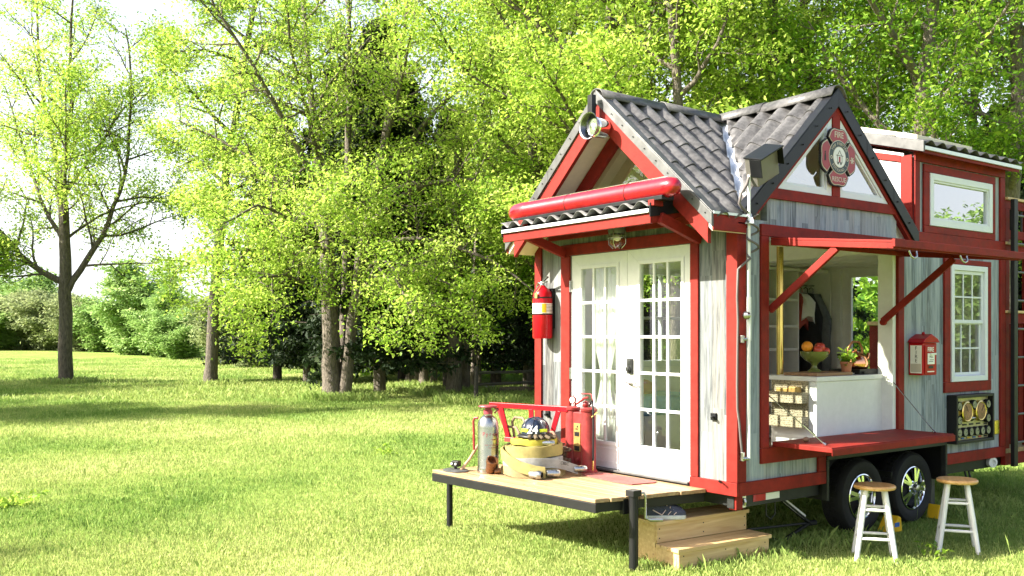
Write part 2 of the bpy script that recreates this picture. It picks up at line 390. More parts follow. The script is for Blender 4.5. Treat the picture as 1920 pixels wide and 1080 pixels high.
# jamb lining of the serving opening
w = MB()
w.box(2.235, 2.288, .004, .16, .93, 2.66).box(.385, .42, .05, .16, .93, 2.66).box(.42, 2.235, .02, .16, 2.62, 2.675)
hp('hatch_casing', w, M['white'], .003)
hp('hatch_jamb', MB().box(2.2895, 2.2925, -.018, .068, .925, 2.67).box(.382, 2.288, -.014, .066, .905, .924), M['red'])
# --- red trim
t = MB()
def ft(y0, y1, z0, z1, d=.022): t.box(-d, 0, y0, y1, z0, z1)
ft(2.515, 2.62, .662, 2.80); ft(-.022, .092, .662, 2.72); ft(-.024, .488, .552, .66, .028); ft(2.072, 2.624, .552, .66, .028)
ft(2.072, 2.2, .662, 2.63); ft(.40, .488, .662, 2.63); ft(.40, 2.2, 2.632, 2.737, .024)
t.box(.0005, .092, -.022, 0, .662, 2.74)                     # corner board, side
def st(x0, x1, z0, z1, d=.022): t.box(x0, x1, -d, 0, z0, z1)
st(.0005, 1.16, .552, .66, .026); st(1.05, 1.16, .662, .79); st(3.14, HL, .552, .66, .026); 
st(.28, .38, .922, 2.67); st(2.292, 2.39, .80, 2.67); st(.28, 1.16, .792, .92, .024); st(1.162, 2.39, .792, .92, .024); st(.28, 2.39, 2.672, 2.77, .024)
st(4.24, HL, .662, 2.76)
st(3.12, 3.228, 1.38, 2.57); st(3.952, 4.04, 1.38, 2.57); st(3.12, 4.04, 1.275, 1.378, .024); st(3.12, 4.04, 2.572, 2.625, .024)
# dormer trim
st(2.582, 2.665, 2.86, 3.54); st(4.24, HL, 2.86, 3.54); st(2.582, HL, 3.542, 3.64, .024); st(2.5, HL, 2.762, 2.858, .024)
st(2.74, 2.84, 2.93, 3.45); st(4.06, 4.13, 2.93, 3.45); st(2.74, 4.13, 3.452, 3.53, .023); st(2.74, 4.13, 2.86, 2.928, .023)
# dormer left face
t.box(2.555, 2.578, .001, .12, 2.9, 3.6)
t.prism([(.122, 3.545), (1.25, 3.84), (1.25, 3.91), (.122, 3.61)], 'yz', 2.558, 2.578)
# cross gable band and centre post
tri = [(RX - 1.14, zC(RX - 1.14) - .0), (RX + 1.14, zC(RX + 1.14)), (RX, ZR)]
base = [(.13, 2.995), (2.49, 2.995), (RX, 2.995 + 1.18 * .92)]
t.prism([(.2, 2.99), (2.42, 2.99), (2.34, 3.08), (.28, 3.08)], 'xz', -.024, 0)
for s in (-1, 1):
    def X(v): return RX + s * v
    t.prism([(X(0), 3.945), (X(1.21), 3.945 - 1.21 * .92), (X(1.21), 3.835 - 1.21 * .92), (X(0), 3.835)], 'xz', -.026, .02)
t.box(RX - .055, RX + .055, -.0235, .02, 3.08, 3.83)
# front gable: rake boards at the overhang and inner band on the wall
for s in (-1, 1):
    def Y(v): return RY + s * v
    e = 1.3 if s < 0 else 1.24; t.prism([(Y(0), 3.922), (Y(e), 3.922 - e * .9), (Y(e), 3.745 - e * .9), (Y(0), 3.745)], 'yz', -.345, -.305)
    t.prism([(Y(0), 3.86), (Y(.93), 3.86 - .93 * .9), (Y(.93), 3.86 - .93 * .9 - .03), (Y(.82), 3.68 - .82 * .9), (Y(0), 3.68)], 'yz', -.022, .02)
# eave fascia both sides of the front overhang
t.box(-.3445, .05, -.06, -.041, 2.675, 2.80); t.box(-.3445, .05, 2.641, 2.66, 2.675, 2.80)
hp('red_trim', t, M['red'], .003)
# --- roof decks / soffits
def slab(mb, pts, th):
    n = len(pts); mb.add([Vector(p) for p in pts] + [Vector(p) - Vector((0, 0, th)) for p in pts], [tuple(range(n)), tuple(range(n, 2 * n))[::-1]] + [(i, n + i, n + (i + 1) % n, (i + 1) % n) for i in range(n)])
so = MB(); dz = .055
slab(so, [(-.335, -.04, zM(-.04) - dz), (.06, -.04, zM(-.04) - dz), (RX, RY, ZR - dz), (-.335, RY, ZR - dz)], .07)
slab(so, [(-.335, 2.64, zM(2.64) - dz), (2.58, 2.64, zM(2.64) - dz), (2.58, RY, ZR - dz), (-.335, RY, ZR - dz)], .07)
slab(so, [(2.56, -.03, zM(-.03) - dz), (2.58, -.03, zM(-.03) - dz), (2.58, RY, ZR - dz), (RX, RY, ZR - dz)], .07)
slab(so, [(.06, -.01, zC(.06) - dz), (RX, -.01, ZR - dz), (RX, RY, ZR - dz)], .07)
slab(so, [(2.56, -.01, zC(2.56) - dz), (RX, -.01, ZR - dz), (RX, RY, ZR - dz)], .07)
hp('soffit', so, M['cream'])
# --- stone coated tile sheets
def tiles(p0, u, s, U, Sl, clips, per=.21, course=.36, amp=.066, drop=.0):
    p0, u, s = Vector(p0) - Vector((0, 0, drop)), Vector(u).normalized(), Vector(s).normalized(); n = u.cross(s).normalized()
    if n.z < 0: n = -n
    nu = int(U / per * 12) + 1; rows = []
    k = 0
    while k * course < Sl:
        a, b = k * course, min((k + 1) * course, Sl)
        rows += [(a, .014), (a + (b - a) * .5, .008), (b - .001, .002)]; k += 1
    mb = MB(); V = []
    for sv, l in rows:
        for i in range(nu):
            uu = U * i / (nu - 1); ph = (uu / per) % 1
            h = amp * (.5 - .5 * math.cos(2 * math.pi * ph)) ** .75
            V.append(p0 + u * uu + s * sv + n * (h + l))
    F = [(r * nu + i, r * nu + i + 1, (r + 1) * nu + i + 1, (r + 1) * nu + i) for r in range(len(rows) - 1) for i in range(nu - 1)]
    me = bpy.data.meshes.new('x'); me.from_pydata([tuple(v) for v in V], [], F); bm = bmesh.new(); bm.from_mesh(me)
    for co, no in clips:
        bmesh.ops.bisect_plane(bm, geom=bm.verts[:] + bm.edges[:] + bm.faces[:], plane_co=co, plane_no=no, clear_outer=True)
    bm.verts.ensure_lookup_table(); bm.verts.index_update()
    mb.add([v.co.copy() for v in bm.verts], [tuple(v.index for v in f.verts) for f in bm.faces]); bm.free(); bpy.data.meshes.remove(me)
    return mb
nv = Vector((RY + .03, -(RX - .06), 0)).normalized(); nv2 = Vector((-(RY + .03), -(2.56 - RX), 0)).normalized()
pv, pv2 = (.06, -.03, 0), (2.56, -.03, 0)
sl = math.hypot(1, .9) * 1.34; slc = math.hypot(1, .92) * 1.27
tm = MB()
for q in (tiles((-.34, -.04, zM(-.04)), (1, 0, 0), (0, 1, .9), 1.75, sl, [(Vector(pv) - nv * .03, nv)], drop=.035),
          tiles((RX - 1.27, -.02, ZR - 1.27 * .92), (0, 1, 0), (1, 0, .92), 1.34, slc, [(Vector(pv) + nv * .03, -nv)], drop=.035),
          tiles((RX + 1.27, -.02, ZR - 1.27 * .92), (0, 1, 0), (-1, 0, .92), 1.34, slc, [(pv2, -nv2)], drop=.035),
          tiles((RX, -.04, zM(-.04)), (1, 0, 0), (0, 1, .9), 1.27, sl, [(pv2, nv2)], drop=.035),
          tiles((-.34, 2.64, zM(2.64)), (1, 0, 0), (0, -1, .9), 2.92, sl, [], drop=.035)):
    tm.add(q.v, q.f)
roof = hp('roof', tm, M['roof'], smooth=50)
sm = roof.modifiers.new('s', 'SOLIDIFY'); sm.thickness = .006
# ridge caps
def cap_mb(p0, p1, r=.07):
    p0, p1 = Vector(p0), Vector(p1); d = (p1 - p0).normalized(); sd = Vector((-d.y, d.x, 0)); m = MB(); L = (p1 - p0).length; k = max(1, round(L / .85)); pr = []
    for a in range(-5, 6):
        th = a / 5 * 1.15; pr.append((math.sin(th) * r * 1.25, math.cos(th) * r))
    pr = [(-r * 1.6, -.03)] + pr + [(r * 1.6, -.03)]
    for i in range(k):
        a, b = p0 + d * (L * i / k), p0 + d * (L * (i + 1) / k + (.03 if i < k - 1 else 0)); n = len(pr)
        vs = [p + sd * x + Vector((0, 0, z + e)) for p, e in ((a, .012), (b, 0)) for x, z in pr]
        m.add(vs, [(j, j + 1, n + j + 1, n + j) for j in range(n - 1)])
    return m
cp = cap_mb((-.36, RY, ZR - .025), (RX - .05, RY, ZR - .025)); q = cap_mb((RX, -.05, ZR - .02), (RX, 2.3, ZR - .02), .075); cp.add(q.v, q.f)
o = hp('ridge_cap', cp, M['roof'], smooth=50, parent=roof); sm = o.modifiers.new('s', 'SOLIDIFY'); sm.thickness = .008
# valley flashing
va = MB(); a, b = Vector((.03, -.06, zM(-.06) - .02)), Vector((RX - .03, RY - .03, ZR - .045))
wm, wc = Vector((-1, 0, 0)) * .085, Vector((0, -1, 0)) * .085
va.add([a, b, b + wm, a + wm, b + wc, a + wc] + [p - Vector((0, 0, .01)) for p in (a, b, b + wm, a + wm, b + wc, a + wc)], [(0, 1, 2, 3), (0, 5, 4, 1), (9, 8, 7, 6), (7, 10, 11, 6), (3, 2, 8, 9), (5, 11, 10, 4), (0, 3, 9, 6), (0, 6, 11, 5), (1, 4, 10, 7), (1, 7, 8, 2)])
hp('valley_flashing', va, M['valley'], parent=roof)
# metal rake trims: galvanised on the front gable (with rivets), black on the cross gable
g = MB(); k = MB(); rv = MB()
for s in (-1, 1):
    def Y(v): return RY + s * v
    def X(v): return RX + s * v
    z1 = ZR + .03
    for i in range(4):
        a, b = i * .34, (i + 1) * .34 + (.012 if i < 3 else 0); e = .0022 * i
        g.prism([(Y(a), z1 - a * .9), (Y(b), z1 - b * .9), (Y(b), z1 - b * .9 - .105), (Y(a), z1 - a * .9 - .105)], 'yz', -.362 - e, -.3455)
    g.prism([(Y(0), z1 + .012), (Y(1.36), z1 + .012 - 1.36 * .9), (Y(1.36), z1 - 1.36 * .9), (Y(0), z1)], 'yz', -.36, -.27)
    for i in range(10):
        v = .08 + i * .135; rv.ball((-.372, Y(v), z1 - v * .9 - .05), .006, 8)
    for i in range(3):
        a, b = i * .43, (i + 1) * .43 + (.012 if i < 2 else 0); e = .0022 * i
        k.prism([(X(a), z1 - a * .92), (X(b), z1 - b * .92), (X(b), z1 - b * .92 - .15), (X(a), z1 - a * .92 - .15)], 'xz', -.046 - e, -.0275)
    k.prism([(X(0), z1 + .014), (X(1.3), z1 + .014 - 1.3 * .92), (X(1.3), z1 - 1.3 * .92), (X(0), z1)], 'xz', -.046, .06)
    for i in range(6):
        v = .12 + i * .2; k.ball((X(v), -.056, z1 - v * .92 - .075), .008, 8)
hp('front_rake_trim', g, M['galv'], .002); hp('rivets', rv, M['dark'])
hp('gable_rake_trim', k, M['blackmetal'], .002)
hp('drip_edge', MB().box(-.35, .055, -.068, -.03, 2.802, 2.822), M['drip']); hp('drip_edge', MB().box(-.35, .055, 2.63, 2.668, 2.802, 2.822), M['drip'])
# --- front gable glass
gl = [(RY - .85, 2.99), (RY + .85, 2.99), (RY, 3.70)]
hp('gable_window', sheet(gl, 'yz', .024), M['glass_front'])
# --- windows
def window(name, outer, plane, a, b, fw_=.05, gl_at=None, mat=None, bars=()):
    inn = inset(outer, fw_); mb = ring(MB(), outer, inn, plane, a, b)
    in2 = inset(inn, .02); ring(mb, inn, in2, plane, a + .012 * (1 if b > a else -1), b)
    f = hp(name, mb, M['vinyl'], .003)
    gg = (a + b) / 2 if gl_at is None else gl_at
    for m_ in bars: ring_ = m_
    if bars:
        bm_ = MB()
        for u0, u1, v0, v1 in bars: bm_.prism(rect(u0, u1, v0, v1), plane, gg - .012, gg - .002)
        hp('glazing_bars', bm_, M['vinyl'], parent=f)
    hp('pane', sheet(in2, plane, gg), mat or M['glass_hi'], parent=f)
    return f
window('gable_window', [(RX - .86, 3.082), (RX - .056, 3.082), (RX - .056, 3.815)], 'xz', -.012, .05, [.05, .075, .05], mat=M['glass_sky'])
window('gable_window', [(RX + .056, 3.082), (RX + .86, 3.082), (RX + .056, 3.815)], 'xz', -.012, .05, [.05, .055, .04], mat=M['glass_sky'])
window('dormer_window', rect(2.842, 4.058, 2.932, 3.448), 'xz', -.03, .04, .065, mat=M['glass_sky'])
# double hung window: two sashes, six panes each
f = MB(); ring(f, rect(3.232, 3.948, 1.382, 2.568), inset(rect(3.232, 3.948, 1.382, 2.568), .055), 'xz', -.034, .05)
fr = hp('sash_window', f, M['vinyl'], .003)
for z0, z1, yy in ((1.975, 2.512, -.012), (1.437, 2.0, .012)):
    s_ = MB(); ou = rect(3.288, 3.892, z0, z1); inn = inset(ou, .035); ring(s_, ou, inn, 'xz', yy, yy + .022)
    x0, x1 = inn[0][0], inn[1][0]; za, zb = inn[0][1], inn[2][1]
    for i in (1, 2): s_.box(x0 + (x1 - x0) * i / 3 - .008, x0 + (x1 - x0) * i / 3 + .008, yy + .003, yy + .016, za, zb)
    s_.box(x0, x1, yy + .0035, yy + .0155, (za + zb) / 2 - .008, (za + zb) / 2 + .008)
    so_ = hp('sash', s_, M['vinyl'], .002, parent=fr)
    hp('pane', sheet(rect(x0, x1, za, zb), 'xz', yy + .01), M['glass_hi'], parent=fr)
# far wall window, seen through the doors
f = MB(); ou = rect(1.3, 2.2, 1.5, 2.6); ring(f, ou, inset(ou, .07), 'xz', fw - .03, HW)
f.box(1.735, 1.765, fw, HW - .02, 1.57, 2.53).box(1.37, 2.13, fw, HW - .02, 2.03, 2.06)
fr = hp('far_window', f, M['vinyl'], .003); hp('pane', sheet(rect(1.37, 2.13, 1.57, 2.53), 'xz', fw + .03), M['glass'], parent=fr)
# rear door
f = MB(); ou = rect(1.18, 1.94, .63, 2.67)
ring(f, rect(1.12, 2.0, .615, 2.72), ou, 'yz', HL - T - .03, HL - .01)
ring(f, ou, [(1.3, 1.2), (1.82, 1.2), (1.82, 2.56), (1.3, 2.56)], 'yz', HL - .06, HL - .02)
fr = hp('rear_door', f, M['inner'], .003); hp('pane', sheet(rect(1.3, 1.82, 1.2, 2.56), 'yz', HL - .04), M['glass'], parent=fr)
# --- French doors
for nm_, y0, y1, g0, g1 in (('french_door', 1.282, 2.066, 1.42, 1.91), ('french_door', .494, 1.278, .61, 1.11)):
    d = MB(); ou = rect(y0, y1, .612, 2.628); inn = rect(g0, g1, .86, 2.49)
    ring(d, ou, inn, 'yz', .006, .046)
    ring(d, rect(g0 - .035, g1 + .035, .825, 2.525), rect(g0 - .001, g1 + .001, .859, 2.491), 'yz', -.004, .0058)
    # raised lower panel
    ring(d, rect(g0 - .03, g1 + .03, .66, .80), rect(g0 - .012, g1 + .012, .676, .785), 'yz', .002, .0055)
    lf = hp(nm_, d, M['white'], .003)
    b_ = MB()
    for i in (1, 2):
        yy = g0 + (g1 - g0) * i / 3; b_.box(.004, .03, yy - .011, yy + .011, .861, 2.489)
    for i in range(1, 5):
        zz = .86 + 1.63 * i / 5; b_.box(.0052, .029, g0 + .001, g1 - .001, zz - .012, zz + .012)
    hp('glazing_bars', b_, M['white'], .002, parent=lf)
    hp('pane', sheet(rect(g0, g1, .86, 2.49), 'yz', .02), M['glass_hi'], parent=lf)
    if y0 > 1:
        hg = MB()
        for zz in (2.33, 1.48, .78):
            hg = MB(); hg.box(-.012, .004, 2.055, 2.078, zz - .055, zz + .055).tube([(-.014, 2.066, zz - .055), (-.014, 2.066, zz + .055)], .008, 8); hp('hinge', hg, M['steel'], parent=lf)
    else:
        lk = MB().box(-.02, .004, 1.2, 1.262, 1.5, 1.64); lk.lathe([(.026, 0), (.026, .02), (.018, .03)], axisM((-.02, 1.231, 1.545), (-1, 0, 0)), 16); lk.box(-.024, -.018, 1.212, 1.25, 1.585, 1.625)
        hp('lock', lk, M['dark'], .006, parent=lf)
        hd = MB().lathe([(.032, 0), (.032, .008), (.014, .014), (.012, .045)], axisM((.004, 1.231, 1.425), (-1, 0, 0)), 16)
        hd.tube([(-.045, 1.235, 1.425), (-.05, 1.2, 1.424), (-.05, 1.11, 1.42)], [.011, .01, .008], 8)
        hp('handle', hd, M['steel'], smooth=40, parent=lf)
hp('threshold', MB().box(-.05, .06, .49, 2.07, .592, .61), M['galv'], .003)
hp('door_sill', MB().box(-.02, .06, .49, 2.07, .552, .591), M['black'], .003)
# --- door awning
AX, AY0, AY1 = -.585, .385, 2.385
q = tiles((AX - .025, AY0, 2.872), (0, 1, 0), (1, 0, .235), AY1 - AY0, .62, [], per=.19, course=.4, amp=.052)
aw = hp('awning_roof', q, M['roof'], smooth=50); sm = aw.modifiers.new('s', 'SOLIDIFY'); sm.thickness = .006
dr = MB().box(AX - .03, AX - .003, AY0, AY1, 2.836, 2.868); hp('awning_drip_edge', dr, M['drip'], .002, parent=aw)
bt = MB()
bt.prism([(AX - .02, 2.80), (AX - .02, 2.915), (-.0235, 3.04), (-.0235, 2.90)], 'xz', AY0 - .012, AY0 - .001)
hp('awning_end_trim', MB().prism([(AX - .02, 2.80), (AX - .02, 2.915), (-.0235, 3.04), (-.0235, 2.90)], 'xz', AY1 + .001, AY1 + .012), M['blackmetal'], .002, parent=aw)
hp('awning_end_trim', bt, M['blackmetal'], .002, parent=aw)
fa = MB().box(AX - .006, AX + .03, AY0 - .0005, AY1 + .0005, 2.752, 2.831)
fa.prism([(AX + .031, 2.755), (AX + .031, 2.83), (-.0245, 2.95), (-.0245, 2.875)], 'xz', AY0 + .002, AY0 + .035); fa.prism([(AX + .031, 2.755), (AX + .031, 2.83), (-.0245, 2.95), (-.0245, 2.875)], 'xz', AY1 - .035, AY1 - .002)
for yy in (.37, 2.135): fa.bar((-.028, yy, 2.655), (-.50, yy, 2.80), .05, .085)
fa.box(-.06, -.0245, AY0 + .036, AY1 - .036, 2.79, 2.87)
hp('awning_frame', fa, M['red'], .003)
slb = MB(); slab(slb, [(AX + .0, AY0 + .001, 2.868), (-.03, AY0 + .001, 3.0), (-.03, AY1 - .001, 3.0), (AX, AY1 - .001, 2.868)], .03)
hp('awning_ceiling', slb, M['plank_front'])
# --- dormer: left cheek, roof, top panel
ck = MB(); ck.prism([(.1, 2.75), (2.5, 2.75), (2.5, 3.66), (1.3, 3.98), (.1, 3.63)], 'yz', 2.578, 2.6)
hp('dormer_cheek', ck, M['white'])
ds = MB(); slab(ds, [(2.53, -.13, 3.645), (4.42, -.13, 3.645), (4.42, RY, 4.06), (2.53, RY, 4.06)], .05); slab(ds, [(2.53, 2.74, 3.645), (4.42, 2.74, 3.645), (4.42, RY, 4.06), (2.53, RY, 4.06)], .05)
hp('dormer_soffit', ds, M['red'])
q = tiles((2.52, -.15, 3.665), (1, 0, 0), (0, 1, .29), 1.92, 1.5, [], per=.207, course=.4, amp=.042); q2 = tiles((2.52, 2.75, 3.665), (1, 0, 0), (0, -1, .29), 1.92, 1.5, [], per=.207, course=.4); q.add(q2.v, q2.f)
o = hp('dormer_roof', q, M['roof'], smooth=50); sm = o.modifiers.new('s', 'SOLIDIFY'); sm.thickness = .006
hp('dormer_drip_edge', MB().box(2.53, 4.43, -.152, -.132, 3.625, 3.66), M['drip'], parent=o)
rk = MB().prism([(-.15, 3.60), (RY, 4.02), (RY, 4.115), (-.15, 3.695)], 'yz', 2.505, 2.528); rk.prism([(-.15, 3.695), (RY, 4.115), (RY, 4.125), (-.15, 3.705)], 'yz', 2.505, 2.60)
hp('dormer_rake_trim', rk, M['galv'], .002)
pn = MB(); slab(pn, [(2.7, .03, 3.815), (3.75, .03, 3.815), (3.75, 1.2, 4.16), (2.7, 1.2, 4.16)], .07)
hp('roof_panel', pn, M['panelgrey'], .004)
# --- lift-up hatch, its struts
ht = MB(); a = Vector((0, -.02, 2.645)); b = Vector((0, -1.13, 2.535)); d = (b - a).normalized()
def hx(x, t_, z=0): p = a + (b - a) * t_; return Vector((x, p.y, p.z + z))
def hbar(x0, x1, t0, t1, z0, z1):
    vs = [hx(x, t_, z) for z in (z0, z1) for t_ in (t0, t1) for x in (x0, x1)]
    ht.add(vs, [(0, 2, 3, 1), (4, 5, 7, 6), (0, 1, 5, 4), (2, 6, 7, 3), (0, 4, 6, 2), (1, 3, 7, 5)])
hbar(.40, 2.35, 0, 1, .0, .02)
for x0, x1 in ((.40, .46), (2.29, 2.35)): hbar(x0, x1, 0, 1, -.045, -.001)
hbar(.461, 2.289, .94, 1, -.04, -.001); hbar(.461, 2.289, .0, .06, -.04, -.001); hbar(.38, 2.37, 1.001, 1.025, -.03, .028)
ht_o = hp('serving_hatch', ht, M['red'], .003)
for xx in (.62, 1.35):
    lp = MB(); lp.tube([hx(xx - .05, 1.02, -.05), hx(xx - .04, 1.03, -.09), hx(xx, 1.03, -.105), hx(xx + .04, 1.03, -.09), hx(xx + .05, 1.02, -.05)], .008, 8); hp('pull_loop', lp, M['steel'], smooth=60, parent=ht_o)
for xx in (.55, 1.2): hp('hinge', MB().box(xx, xx + .09, -.045, -.02, 2.6, 2.63), M['brass'], parent=ht_o)
sr = MB().bar((.415, -.0, 2.06), hx(.43, .55, -.05), .035, .06); hp('hatch_strut', sr, M['red'], .004)
sr = MB().bar((2.16, .06, 1.985), hx(2.27, .5, -.05), .035, .06); sr.tube([(2.14, .055, 1.975), (2.18, .055, 1.975)], .03, 12); hp('hatch_strut', sr, M['red'], .004)
# --- fold-down shelf and its cables
sh = MB().box(.445, 2.275, -.575, .0, .925, .965).box(.44, 2.28, -.585, -.577, .9, .955)
hp('serving_shelf', sh, M['red'], .006)
cb = MB().tube([(2.25, .01, 1.41), (2.2, -.42, .985)], .005, 6).tube([(2.2, -.42, .985), (2.19, -.44, .97)], .012, 8)
hp('support_cable', cb, M['steel'])
cb = MB().tube([(.4, .03, 1.37), (.55, -.42, .985)], .005, 6).tube([(.55, -.42, .985), (.56, -.44, .97)], .012, 8).tube([(.5, -.27, 1.12), (.53, -.36, 1.04)], .010, 6)
hp('support_cable', cb, M['steel'])
# --- wheel well frame, chassis
wf = MB().box(1.16, 3.14, -.035, .02, .755, .79).box(1.155, 1.185, -.035, .02, .40, .754).box(3.11, 3.145, -.035, .02, .40, .754)
hp('wheel_well_frame', wf, M['dark'], .003)
wi = MB().box(1.16, 3.14, .02, .75, .762, .779).box(1.162, 1.17, .021, .75, .40, .76).box(3.13, 3.138, .021, .75, .40, .76).box(1.17, 3.13, .6, .62, .40, .76)
hp('wheel_well', wi, M['black'])
ch = MB().box(.02, 1.15, .05, .12, .44, .54).box(3.15, HL + .1, .05, .12, .44, .54).box(0.02, HL, 2.45, 2.52, .44, .54).box(.1, .18, .12, 2.5, .44, .54).box(1.3, 3.0, .66, .74, .42, .52)
for x in (.7, 1.6, 2.4, 3.3, 4.2): ch.box(x, x + .06, .12, 2.45, .46, .53)
hp('chassis', ch, M['dark'], .003)
rt = MB().box(.26, .42, .045, .049, .475, .53); hp('red_reflector', rt, M['redgloss']); hp('white_reflector', MB().box(.42, .60, .045, .049, .475, .53), M['white'])
hp('corner_support', MB().box(.03, .11, .03, .11, .43, .545), M['red'], .004)
hp('marker_lamp', MB().box(.1, .16, .035, .048, .44, .54).tube([(.13, .03, .46), (.13, .02, .49), (.13, .03, .52)], .012, 8), M['steel'], .004)
# tandem wheels
def wheel(x, y, rz=0):
    Mx = axisM((x, y, .35), (0, -1, 0)); p = MB()
    p.lathe([(.20, -.02), (.23, .0), (.285, .012), (.325, .004), (.345, -.02), (.35, -.06), (.35, -.16), (.345, -.20), (.325, -.22), (.24, -.22)], Mx, 48, cap=False)
    for i in range(48):
        for (w0, w1) in ((-.055, -.10), (-.115, -.165)):
            th = (i + (.5 if w0 < -.1 else 0)) / 48 * 2 * math.pi
            c = Vector((.3515 * math.cos(th), .3515 * math.sin(th), (w0 + w1) / 2)); Mt = Mx @ Matrix.Translation(c) @ Matrix.Rotation(th, 4, 'Z')
            p.box(-.003, .004, -.016, .016, -(w0 - w1) / 2, (w0 - w1) / 2, Mt)
    t_ = hp('tyre', p, M['rubber'], smooth=35)
    r_ = MB(); r_.lathe([(.206, -.005), (.212, .0), (.204, .004), (.192, -.012), (.186, -.06), (.186, -.2)], Mx, 40, cap=False)
    for k in range(5):
        for e in (-.17, .17):
            th = k * 2 * math.pi / 5 + e + rz; pts = []
            a_ = Vector((math.cos(th - e * .55) * .06, math.sin(th - e * .55) * .06, .004)); b_ = Vector((math.cos(th) * .196, math.sin(th) * .196, -.008))
            r_.bar(Mx @ a_, Mx @ b_, .034, .022, up=(0, -1, 0))
    r_.lathe([(.075, -.03), (.075, .0), (.06, .01)], Mx, 24)
    rim = hp('rim', r_, M['chrome'], smooth=40, parent=t_)
    hb = MB().lathe([(.042, 0), (.042, .03), (.036, .05), (.02, .056)], Mx, 20)
    for k in range(6):
        th = k * math.pi / 3; hb.lathe([(.009, 0), (.009, .022)], Mx @ Matrix.Translation((.06 * math.cos(th), .06 * math.sin(th), 0)), 8)
    hp('hub_cap', hb, M['steel'], smooth=40, parent=rim)
    hp('drum', MB().lathe([(.17, -.12), (.17, -.2)], Mx, 24), M['black'], parent=t_)
wheel(2.73, .085); wheel(1.87, .085, .5)
# scissor jack under the near corner
jk = MB().tube([(.55, .35, .16), (1.4, .3, .13)], .012, 8).bar((.9, .3, .42), (1.35, .3, .14), .045, .02).bar((.55, .33, .14), (.95, .33, .02), .03, .02).bar((1.35, .3, .13), (.98, .3, .02), .03, .02).tube([(1.36, .3, .13), (1.44, .29, .13)], .024, 10)
jk.tube([(.62, .2, .4), (.62, .2, .3), (.68, .2, .26), (.74, .2, .3), (.74, .2, .4)], .008, 8)
hp('stabiliser_jack', jk, M['dark'], .002)
hp('jack_label', MB().bar((.97, .285, .385), (1.28, .285, .195), .004, .04), M['white'])
# rear underside: waste pipe cap, tow eye
pc = MB().lathe([(.05, -.1), (.055, 0), (.055, .03), (.03, .035), (.028, .01)], axisM((4.12, .02, .5), (-.35, -1, 0)), 20); hp('waste_pipe', pc, M['white'], smooth=40)
te = MB().tube([(3.72, .1, .44), (3.72, .07, .33), (3.76, .06, .29), (3.8, .07, .33), (3.8, .1, .44)], .011, 8).tube([(3.5, .1, .47), (3.9, .1, .42)], .012, 8); hp('tow_eye', te, M['black'], smooth=50)
hp('rear_jack', MB().box(3.42, 3.5, .3, .38, .02, .44).bar((3.2, .3, .1), (3.46, .3, .4), .03, .02), M['galv'], .003)
# outlet and stub fixings
hp('outlet', MB().box(4.1, 4.2, -.03, 0, .8, .95), M['brass'], .006)
fx = MB()
for y_, z_ in ((2.42, 1.06), (.235, 1.18)): fx = MB(); fx.box(-.02, .0, y_ - .028, y_ + .028, z_ - .03, z_ + .03).tube([(-.015, y_, z_), (-.06, y_ - .02, z_ - .005)], .012, 8); hp('clip', fx, M['blackmetal'], .003)
fx = MB(); fx.tube([(-.02, .16, .665), (-.1, .1, .67), (-.08, .09, .655)], .006, 6)
hp('clip', fx, M['blackmetal'], .003)
# --- rear porch
X0, X1 = HL + .002, 5.9
p = MB(); p.box(X0, X1, 2.5, 2.6, .55, .66)
for z0, z1 in ((3.22, 3.31), (2.9, 2.99), (2.74, 2.83), (1.98, 2.09), (.45, .58)): p.box(X0, X1, -.02, .03, z0, z1)
for i in range(8):
    x = X0 + .02 + i * .2; p.box(x, x + .09, .032, .055, .66, 1.978)
for x in (X0 + .005, X0 + .56, X1 - .1): p.box(x, x + .09, -.021, .07, .58, 3.219)
pf = hp('porch_rail', p, M['red'], .003)
hp('porch_rail_cap', MB().box(X0, X1, -.05, .07, 3.312, 3.34).box(X0, X1, -.04, .06, 2.832, 2.86).box(X0, X1, -.05, .07, 2.092, 2.12), M['tancap'], .003)
hp('porch_floor', MB().box(X0, X1, -.03, 2.6, .582, .63), M['deckwood'], .003)
hp('porch_infill', MB().box(X0 + .1, X1 - .1, .06, .07, .7, 1.95), M['perf'])
sp = MB()
for i in range(12):
    x = X0 + .06 + i * .12; sp.tube([(x, .01, 2.99), (x, .01, 3.22)], .012, 6)
hp('porch_baluster', sp, M['blackmetal'])
sp = MB().box(X0 + .9, X0 + 1.0, 1.0, 2.0, .64, 1.12).box(5.1, 5.15, .9, 2.1, 1.38, 1.98); hp('porch_far_panel', sp, M['red'], .004)
sp = MB().box(5.05, 5.2, .9, 2.1, 1.983, 2.03); hp('porch_far_cap', sp, M['tancap'], .003); hp('porch_far_infill', MB().box(5.11, 5.13, .95, 2.05, .8, 1.378), M['perf'])
# ------------------------------------------------------------------ things on and around the house
def tp(name, mb, mat, parent, bevel=0, smooth=None): return mb.build(name, mat, parent, bevel, smooth)
# light bar over the awning
lb = empty('light_bar', (-.52, 1.24, 2.94), label='long red plastic emergency light bar lying over the door awning', cat='light bar')
pr = [(.001, -1.10), (.03, -1.095), (.052, -1.07), (.064, -1.02), (.07, -.95), (.07, .82), (.074, .83), (.074, .95), (.07, 1.02), (.056, 1.07), (.03, 1.095), (.001, 1.10)]
Ml = Matrix.Translation((0, 0, .09)) @ Matrix.Rotation(R(90), 4, 'X') @ Matrix.Diagonal((1.15, 1.22, 1, 1))
tp('lens', MB().lathe([(r, -z) for r, z in pr][::-1], Ml, 28), M['lightred'], lb, smooth=50)
b = MB()
for y in (-.55, .22, .84): b.lathe([(.0712, -.004), (.0735, 0), (.0712, .004)], Matrix.Translation((0, y, .09)) @ Matrix.Rotation(R(90), 4, 'X') @ Matrix.Diagonal((1.15, 1.22, 1, 1)), 28, cap=False)
tp('band', b, M['black'], lb)
